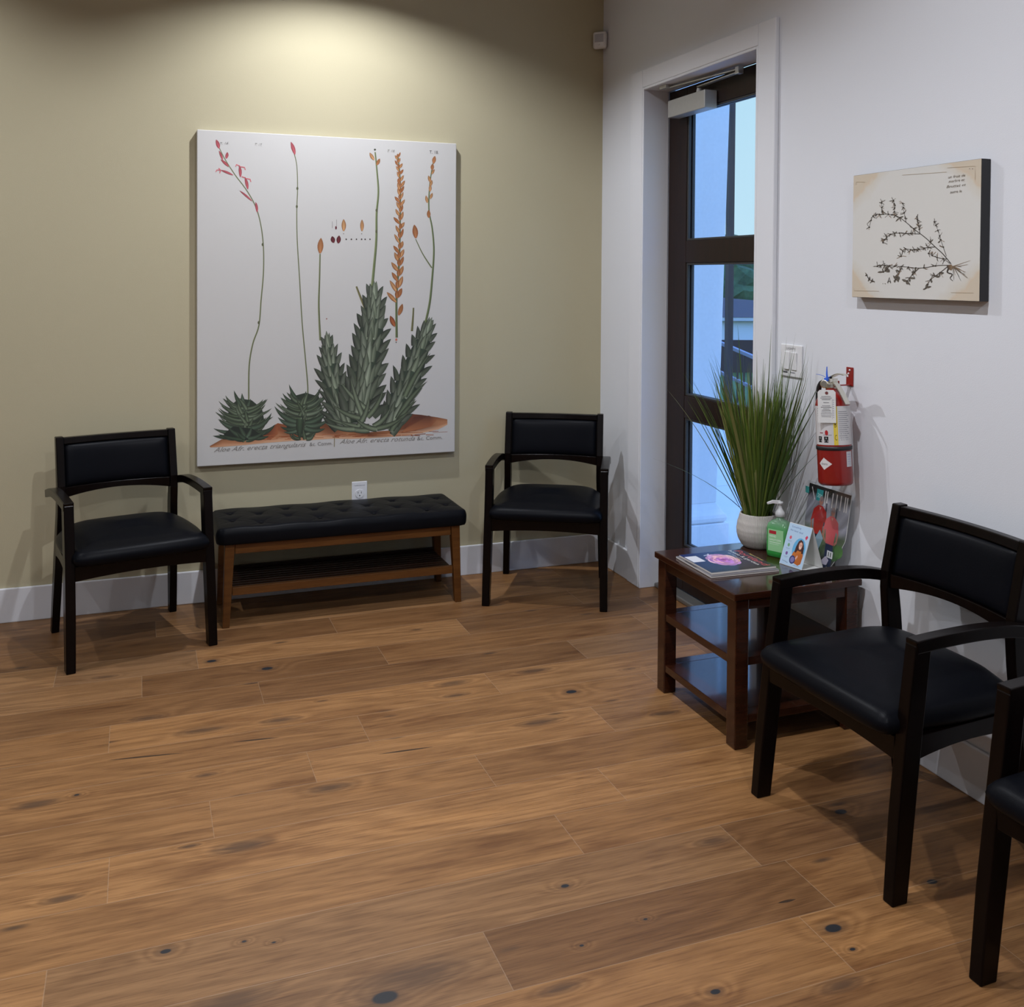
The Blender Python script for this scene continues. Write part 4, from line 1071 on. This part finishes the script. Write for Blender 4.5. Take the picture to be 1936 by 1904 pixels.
# ================================================================== brochure bag against the wall
br = thing('brochure_sleeve', 'clear plastic sleeve leaning on the white wall below the fire extinguisher', 'brochure holder', (0, 0, 0))
def bw(u, v):      # panel coordinates: u 0..1 left to right, v 0..1 bottom to top
    yl = -1.768 - .0 * v; yr = -1.985
    x = -.052 + .040 * v
    return x, yl + (yr - yl) * u, .502 + .262 * v
br.location = bw(.5, 0); bl0 = Vector(br.location)
def on_sleeve(u, v, l): 
    x, y, z = bw(u, v); bow = .0
    return Vector((x - bow - l, y, z)) - bl0
def panel(bm, outl, off, th=.0006, n=1):
    vs = [bm.verts.new(on_sleeve(u, v, off)) for u, v in outl]; ws = [bm.verts.new(on_sleeve(u, v, off - th)) for u, v in outl]
    bm.faces.new(vs); bm.faces.new(ws[::-1])
    for i in range(len(outl)): bm.faces.new((vs[i], ws[i], ws[(i + 1) % len(outl)], vs[(i + 1) % len(outl)]))
def grid_panel(bm, xl, xr, v0, v1, off, nu=10, nv=10):
    G = [[bm.verts.new(on_sleeve(xl(v0 + (v1 - v0) * j / nv) + (xr(v0 + (v1 - v0) * j / nv) - xl(v0 + (v1 - v0) * j / nv)) * i / nu, v0 + (v1 - v0) * j / nv, off)) for i in range(nu + 1)] for j in range(nv + 1)]
    for j in range(nv):
        for i in range(nu): bm.faces.new((G[j][i], G[j][i + 1], G[j + 1][i + 1], G[j + 1][i]))
xr_ = lambda v: .74 + .29 * min(1, (v / .42)) ** .8
xl_ = lambda v: -.02 + .20 * max(0, 1 - v / .5) ** 1.2
bm = bmesh.new(); grid_panel(bm, lambda v: xl_(v) - .02, lambda v: xr_(v) + .02, .0, 1.03, .0045)
so = obj('clear_sleeve', bm, CLEAR, br, smooth=True)
hd = obj('hang_tab', mbox(-.002, .0, -.010, .010, -.012, .012), simple('teal_plastic', (.05, .33, .32), .4), br, bevel=.003); hd.location = on_sleeve(-.03, .90, .004)
fly = thing('brochure', 'brochure with two men in red and pink shirts inside the clear sleeve', 'brochure', tuple(bl0))
bm = bmesh.new(); grid_panel(bm, xl_, xr_, .003, 1.0, .0012)
f_ = obj('sheet', bm, PAPER, fly); s_ = f_.modifiers.new('solid', 'SOLIDIFY'); s_.thickness = .0008; s_.offset = 0
F = Print(1e-5)
def gridrect(P, u0, v0, u1, v1, c, n=6):
    P.strip([[(u0 + (u1 - u0) * i / n, v0), (u0 + (u1 - u0) * i / n, v1)] for i in range(n + 1)], [c, c])
rows = []; cols = []
for j in range(11):
    v = .01 + .985 * j / 10; a, b = xl_(v) + .01, xr_(v) - .01
    rows.append([(a + (b - a) * i / 10, v) for i in range(11)])
    c = (46, 44, 46) if v > .84 else ((150, 150, 160) if v > .42 else ((92, 108, 82) if v > .16 else (56, 60, 52)))
    cols.append([tuple(x * (.86 + .28 * ((i * 7 + j * 3) % 5) / 5) for x in c) for i in range(11)])
F.strip(rows, cols)
for u in (.42, .47, .60, .70, .80, .90, .95): gridrect(F, u - .012, .76, u + .012, .955, (214, 210, 206), 1)
F.line([(.07, .955), (.17, .80)], .02, (206, 204, 204)); gridrect(F, .20, .80, .36, .95, (52, 148, 148), 2); F.text('200', (.225, .845), (.34, .835), .055, (190, 226, 222))
gridrect(F, .46, .50, .50, .80, (70, 66, 80), 1); gridrect(F, .72, .52, .75, .78, (52, 62, 70), 1)
for c, r, col in (((.80, .22), .13, (62, 98, 52)), ((.90, .25), .10, (76, 116, 62)), ((.72, .20), .10, (50, 84, 44))): F.disc(c, r, r * .85, col, 14)
def man(P, x, y, s, shirt, shade, pants):
    P.poly([(x - .085 * s, y - .16 * s), (x - .07 * s, y - .62 * s), (x - .005 * s, y - .62 * s), (x + .005 * s, y - .25 * s), (x + .03 * s, y - .62 * s), (x + .10 * s, y - .62 * s), (x + .10 * s, y - .16 * s)], pants)
    P.poly([(x - .09 * s, y - .20 * s), (x - .12 * s, y - .02 * s), (x - .19 * s, y - .06 * s), (x - .15 * s, y + .10 * s), (x - .05 * s, y + .16 * s), (x + .05 * s, y + .16 * s), (x + .15 * s, y + .10 * s), (x + .19 * s, y - .06 * s), (x + .12 * s, y - .02 * s), (x + .10 * s, y - .20 * s)], [shirt] * 5 + [shade] * 5)
    P.line([(x - .17 * s, y - .05 * s), (x - .15 * s, y - .14 * s), (x - .10 * s, y - .18 * s)], .035 * s, (176, 122, 104)); P.line([(x + .17 * s, y - .05 * s), (x + .16 * s, y - .15 * s), (x + .11 * s, y - .19 * s)], .035 * s, (166, 112, 96))
    P.poly([(x - .025 * s, y + .14 * s), (x + .025 * s, y + .14 * s), (x, y + .10 * s)], (196, 146, 128)); P.disc((x, y + .215 * s), .045 * s, .058 * s, (186, 132, 116), 14); P.disc((x, y + .243 * s), .044 * s, .034 * s, (150, 130, 128), 12)
man(F, .34, .58, 1.05, (190, 40, 40), (168, 30, 32), (38, 44, 66)); man(F, .66, .50, 1.0, (214, 96, 100), (196, 84, 88), (40, 50, 82))
F.poly([(.30, .30), (.40, .44), (.50, .34), (.40, .14)], (150, 174, 190)); F.poly([(.52, .06), (.62, .14), (.70, .10), (.66, .03), (.54, .02)], (196, 188, 204)); gridrect(F, .64, .13, .78, .22, (222, 222, 222), 2); gridrect(F, .67, .145, .69, .205, (70, 80, 70), 1); gridrect(F, .72, .145, .74, .205, (70, 80, 70), 1)
F.build('cover_photo', lambda u, v, l: on_sleeve(u, v, .0021 + l), GLOSSPRINT, fly)

# ================================================================== fire extinguisher
ex = thing('fire_extinguisher', 'red fire extinguisher with white inspection tag hanging on the white wall', 'fire extinguisher', (-.084, -1.995, .808))
ex.rotation_euler = (math.radians(-5.0), 0, 0)
R0 = .056
bm = bmesh.new(); lathe(bm, [(.042, .004), (.050, 0), (R0 - .001, .005), (R0, .012), (R0, .262), (R0 - .003, .276), (R0 - .011, .292), (.032, .304), (.020, .311), (.018, .322)], 56)
cyl = obj('cylinder', bm, RED, ex, smooth=True)
def cylmap(r): 
    return lambda u, v, l: ((r + l) * math.cos(u), (r + l) * math.sin(u), v)
FA = math.radians(231.5)      # direction of the photo's viewer around the cylinder
def arcrect(P, a0, z0, a1, z1, c, n=10): P.strip([[(a0 + (a1 - a0) * i / n, z0), (a0 + (a1 - a0) * i / n, z1)] for i in range(n + 1)], [c, c])
E_ = Print(1.2e-5); a0, a1 = FA - 1.35, FA + 1.5
arcrect(E_, a0, .134, a1, .262, (202, 200, 200), 30)
arcrect(E_, FA + .02, .134, FA + .26, .262, (222, 196, 60), 4)
for t_, zz in (('A', .226), ('B', .192), ('C', .150)): E_.text(t_, (FA + .08, zz), (FA + .19, zz), .018, (40, 36, 30))
for k in range(15): arcrect(E_, FA + .32, .150 + k * .0066, FA + 1.05 - (k % 3) * .08, .1522 + k * .0066, (136, 136, 142), 5)
for a_, kk in ((FA - .98, 0), (FA - .56, 1)): 
    arcrect(E_, a_, .142, a_ + .26, .162, (34, 34, 36), 3); E_.line([(a_ + .03, .145), (a_ + .13, .158), (a_ + .23, .145)], .004, (214, 214, 214))
E_.disc((FA - .40, .174), .10, .009, (170, 34, 40), 14); arcrect(E_, FA - .85, .172, FA - .62, .175, (140, 60, 70), 3); arcrect(E_, FA - .6, .166, FA - .1, .168, (130, 130, 136), 3)
for z_ in (.228, .236, .244, .252): arcrect(E_, FA - 1.0, z_, FA - .1, z_ + .003, (120, 120, 124), 5)
E_.build('instruction_label', cylmap(R0 + .0004), m_print('label_vinyl', .35), ex)
E_ = Print(1.2e-5); zc = .072; E_.strip([[(FA - 1.0 + .86 * j / 12, zc - .020 * (j / 5 if j < 5 else (12 - j) / 7)), (FA - 1.0 + .86 * j / 12, zc + .020 * (j / 5 if j < 5 else (12 - j) / 7))] for j in range(13)], [(212, 208, 206)] * 2); E_.text('Amerex', (FA - .84, zc - .004), (FA - .40, zc - .004), .008, (70, 66, 70), .2)
E_.build('brand_diamond', cylmap(R0 + .0004), m_print('label_vinyl_b', .35), ex)
E_ = Print(1.2e-5); arcrect(E_, FA + .74, .062, FA + 1.22, .112, (196, 196, 200), 6)
for k in range(5): arcrect(E_, FA + .80, .070 + k * .008, FA + 1.1, .0715 + k * .008, (130, 140, 190), 3)
E_.build('side_sticker', cylmap(R0 + .0004), m_print('label_vinyl_c', .35), ex)
bm = bmesh.new(); lathe(bm, [(R0 + .0002, .116), (R0 + .0022, .117), (R0 + .0022, .128), (R0 + .0002, .129)], 56, False, False); obj('rubber_band', bm, BLACKR, ex, smooth=True)
bm = bmesh.new(); lathe(bm, [(.020, .318), (.022, .322), (.022, .335), (.015, .338), (.015, .350)], 24); box(bm, -.016, .016, -.014, .014, .336, .352)
vl = obj('valve', bm, CHROME, ex, bevel=.001)
bm = bmesh.new(); lathe(bm, [(.014, 0), (.014, .008), (.011, .009)], 24); obj('pressure_gauge', bm, CHROME, vl, loc=(-.018, .010, .334), rot=(0, math.radians(-90), math.radians(30)))
bm = bmesh.new(); bar(bm, smooth_path([(0, .012, .352), (0, -.012, .360), (0, -.045, .368), (0, -.075, .364)], 3), [.016, .018, .02, .022, .022, .024, .024, .024, .022, .020], .0035, (1, 0, 0)); obj('top_lever', bm, CHROME, ex, bevel=.001)
bm = bmesh.new(); bar(bm, smooth_path([(0, -.004, .345), (0, -.030, .330), (0, -.056, .300), (0, -.078, .268)], 3), [.020] * 10, .004, (1, 0, 0)); obj('carry_handle', bm, CHROME, ex, bevel=.001)
bm = bmesh.new(); tube(bm, smooth_path([(-.012, .016, .338), (-.014, .036, .336), (-.012, .054, .310), (-.008, .064, .262), (-.006, .066, .20), (-.004, .065, .135)], 5), .0085, 12); obj('hose', bm, BLACKR, ex, smooth=True)
bm = bmesh.new(); tube(bm, [(-.012, .004, .346), (-.013, .005, .366), (-.012, .004, .392)], [.004, .003, .0015], 8); tube(bm, smooth_path([(-.012, .004, .352), (-.012, .03, .362), (-.006, .07, .366)], 4), .0009, 6); box(bm, -.020, -.010, -.004, .012, .344, .354)
obj('pull_seal', bm, BLUEP, ex)
# tag
tg = bmesh.new(); TW, TH = .0285, .054
outl = [(-TW, -TH), (TW, -TH), (TW, TH - .007), (TW - .007, TH), (-TW + .007, TH), (-TW, TH - .007)]
v0 = [tg.verts.new((x, 0, z)) for x, z in outl]; v1 = [tg.verts.new((x, .0006, z)) for x, z in outl]; tg.faces.new(v0); tg.faces.new(v1[::-1])
for i in range(6): tg.faces.new((v0[i], v1[i], v1[(i + 1) % 6], v0[(i + 1) % 6]))
TD = Vector((math.cos(FA), math.sin(FA), 0)); TR = Vector((math.sin(FA) * -1, math.cos(FA), 0))
tagp = obj('inspection_tag', tg, PAPER, ex); tagp.location = tuple(TD * (R0 + .006) - TR * .017 + Vector((0, 0, .262))); tagp.rotation_euler = (0, math.radians(1.5), FA + math.pi / 2)
G_ = Print(); G_.disc((0, TH - .010), .0052, .0052, (110, 52, 50), 14)
for k, (w_, c) in enumerate([(.030, 120), (.036, 110), (.028, 90), (.0, 0), (.018, 100), (.0, 0), (.026, 130), (.034, 84), (.020, 120), (.028, 96), (.03, 150), (.034, 150), (.034, 160), (.030, 150)]):
    if w_: G_.rect(-w_ / 2 - .002, TH - .022 - k * .0051, w_ / 2 - .002, TH - .0205 - k * .0051, (c, c, c + 6))
G_.line([(.017, .024), (.017, -.042)], .0006, (150, 150, 156))
for k in range(9): G_.rect(.019, .020 - k * .007, .0225, .022 - k * .007, (150, 150, 170))
tp = G_.build('tag_print', lambda u, v, l: (u, -.0008 - l, v), PRINT, tagp)
# bracket on the wall
hk = thing('wall_bracket', 'red metal bracket screwed to the wall, holding the fire extinguisher', 'bracket', (0, -1.958, 1.162))
obj('back_plate', mbox(-.004, -.0005, -.0175, .0175, -.032, .032), RED, hk, bevel=.002)
bm = bmesh.new(); bar(bm, [(-.004, 0, -.028), (-.055, 0, -.028)], .016, .004, (0, 1, 0)); bar(bm, [(-.055, 0, -.032), (-.055, 0, -.012)], .022, .004, (0, 1, 0)); obj('hook_arm', bm, RED, hk, bevel=.001)
for dy, dz in ((-.002, .022), (.004, .010), (.008, .000)):
    bm = bmesh.new(); bmesh.ops.create_uvsphere(bm, u_segments=10, v_segments=6, radius=.0036); obj('screw', bm, PLASTIC, hk, loc=(-.0045, dy, dz), smooth=True)

# ================================================================== outside
CONC = NT('concrete'); n_ = CONC.noise(3, CONC.obj(), 5); CONC.set(color=CONC.mix(n_, (.60, .58, .56), (.70, .68, .66)), rough=.8); CONC = CONC.m
bm = bmesh.new()
for (y0, y1) in ((-4.0, 1.612), (1.620, 5.4)): box(bm, .165, 4.45, y0, y1, -.25, -.05)
struct('trim_4', bm, CONC, bevel=.004)
LAWN = NT('lawn'); n_ = LAWN.noise(9, LAWN.obj(), 6, .7); LAWN.set(color=LAWN.mix(n_, (.035, .085, .03), (.10, .19, .06)), rough=.9); LAWN = LAWN.m
g = obj('lawn', mbox(4.46, 60, -10, 60, -.75, -.45), LAWN); tag(g, 'green lawn outside beyond the porch slab', 'grass', kind='stuff')
g2 = obj('lawn', mbox(-12, 4.46, 5.41, 60, -.75, -.45), LAWN); tag(g2, 'strip of lawn outside behind the white porch column', 'grass', kind='stuff')
WP = simple('exterior_white_paint', (.80, .80, .80), .5)
pc = thing('porch_column', 'square white porch column with moulded base, seen through the glass door', 'column', (.708, .404, -.05))
def sq(bm, prof):
    loft(bm, [[(a * r, b * r, z) for a, b in ((-1, -1), (1, -1), (1, 1), (-1, 1))] for r, z in prof])
bm = bmesh.new(); sq(bm, [(.158, .24), (.212, 3.55)]); obj('shaft', bm, WP, pc, bevel=.006)
bm = bmesh.new(); sq(bm, [(.210, 0), (.210, .130)]); obj('plinth', bm, WP, pc, bevel=.004)
bm = bmesh.new(); sq(bm, [(.188, .1305), (.198, .142), (.203, .160), (.198, .178), (.186, .190), (.176, .205), (.166, .222), (.151, .245)]); obj('base_moulding', bm, WP, pc, bevel=.003)
bm = bmesh.new(); sq(bm, [(.213, 3.45), (.235, 3.52), (.245, 3.56), (.245, 3.62)]); obj('capital', bm, WP, pc, bevel=.003)
DKW = wood('dark_stained_timber', (.022, .018, .022), (.05, .04, .045), .6, 'z')
pp = thing('porch_post', 'dark slim porch post outside, just right of the white column', 'post', (4.130, 5.21, -.05))
obj('post_shaft', mbox(-.036, .036, -.036, .036, .02, 4.3), DKW, pp, bevel=.004); obj('post_foot', mbox(-.07, .07, -.07, .07, 0, .02), DKW, pp)
rl = thing('handrail', 'dark sloping handrail with balusters outside the glass door', 'railing', (5.0, 6.3, -.45))
def rz_(y): return .6 + (y - 6.71) * .165
bm = bmesh.new(); bar(bm, [(0, -1.2, rz_(5.1) + .45), (0, 1.3, rz_(7.6) + .45)], .05, .045, (1, 0, 0)); obj('top_rail', bm, simple('rail_paint', (.20, .22, .30), .5), rl, bevel=.004)
bm = bmesh.new(); bar(bm, [(0, -1.2, rz_(5.1) + .06), (0, 1.3, rz_(7.6) + .06)], .04, .04, (1, 0, 0)); obj('lower_rail', bm, simple('rail_paint_b', (.20, .22, .30), .5), rl, bevel=.004)
for i in range(17):
    y = -1.15 + i * .15; obj('baluster', mbox(-.009, .009, y - .009, y + .009, .0, rz_(y + 6.3) + .43), DKW, rl)
hs_ = thing('house', 'neighbouring white house with dark hipped roof, seen through the glass door', 'house', (9.1, 12.6, -.45), math.radians(-20))
obj('wall', mbox(-4.5, 4.0, 0, 5, 0, 1.04), simple('siding', (.74, .76, .80), .7), hs_)
obj('base_course', mbox(-4.52, 4.02, -.02, -.0, 0, .66), simple('dark_hedge_boards', (.05, .035, .04), .8), hs_)
obj('fascia', mbox(-4.7, 4.2, -.12, -.05, 1.05, 1.12), simple('fascia_paint', (.6, .62, .66), .5), hs_)
bm = bmesh.new(); v = [bm.verts.new(p) for p in ((-4.7, -.13, 1.125), (4.2, -.13, 1.125), (4.2, 5.2, 1.125), (-4.7, 5.2, 1.125), (-2.6, 2.5, 1.60), (-1.4, 2.5, 1.60))]
for f in ((0, 1, 5, 4), (1, 2, 5), (2, 3, 4, 5), (3, 0, 4), (3, 2, 1, 0)): bm.faces.new([v[i] for i in f])
obj('roof', bm, simple('roof_shingles', (.055, .052, .065), .85, (14, .5, .02)), hs_)
LEAF = NT('tree_foliage'); n_ = LEAF.noise(2.2, LEAF.obj(), 6, .75); LEAF.set(color=LEAF.ramp(n_, [(.35, (.015, .05, .028)), (.65, (.07, .17, .075))]), rough=.9); LEAF = LEAF.m
def tree(x, y, r, h, label, seed):
    t = thing('tree', label, 'tree', (x, y, -.449), 0, 'trees behind the neighbouring house'); rr = random.Random(seed)
    bm = bmesh.new(); tube(bm, [(0, 0, 0), (.05, 0, h * .4), (0, .05, h * .7)], [.16, .13, .08], 10); obj('trunk', bm, DKW, t)
    bm = bmesh.new()
    for k in range(26):
        a = rr.uniform(0, 6.28); q = r * math.sqrt(rr.random()) * .8; zz = h * .52 + rr.random() * h * .36
        s = min(h * .36, r * rr.uniform(.20, .36)); mt = Matrix.Translation((math.cos(a) * q, math.sin(a) * q, zz)) @ Matrix.Scale(s, 4)
        ret = bmesh.ops.create_icosphere(bm, subdivisions=3, radius=1, matrix=mt)
        for vv in ret['verts']: vv.co += Vector((rr.uniform(-1, 1), rr.uniform(-1, 1), rr.uniform(-1, 1))) * s * .13
    obj('foliage', bm, LEAF, t)
tree(14.0, 21.5, 3.0, 2.6, 'dark green bushy tree outside, just right of the dark porch post', 1); tree(21.6, 21.6, 2.9, 2.7, 'lighter green tree outside, against the door edge above the roof', 2)
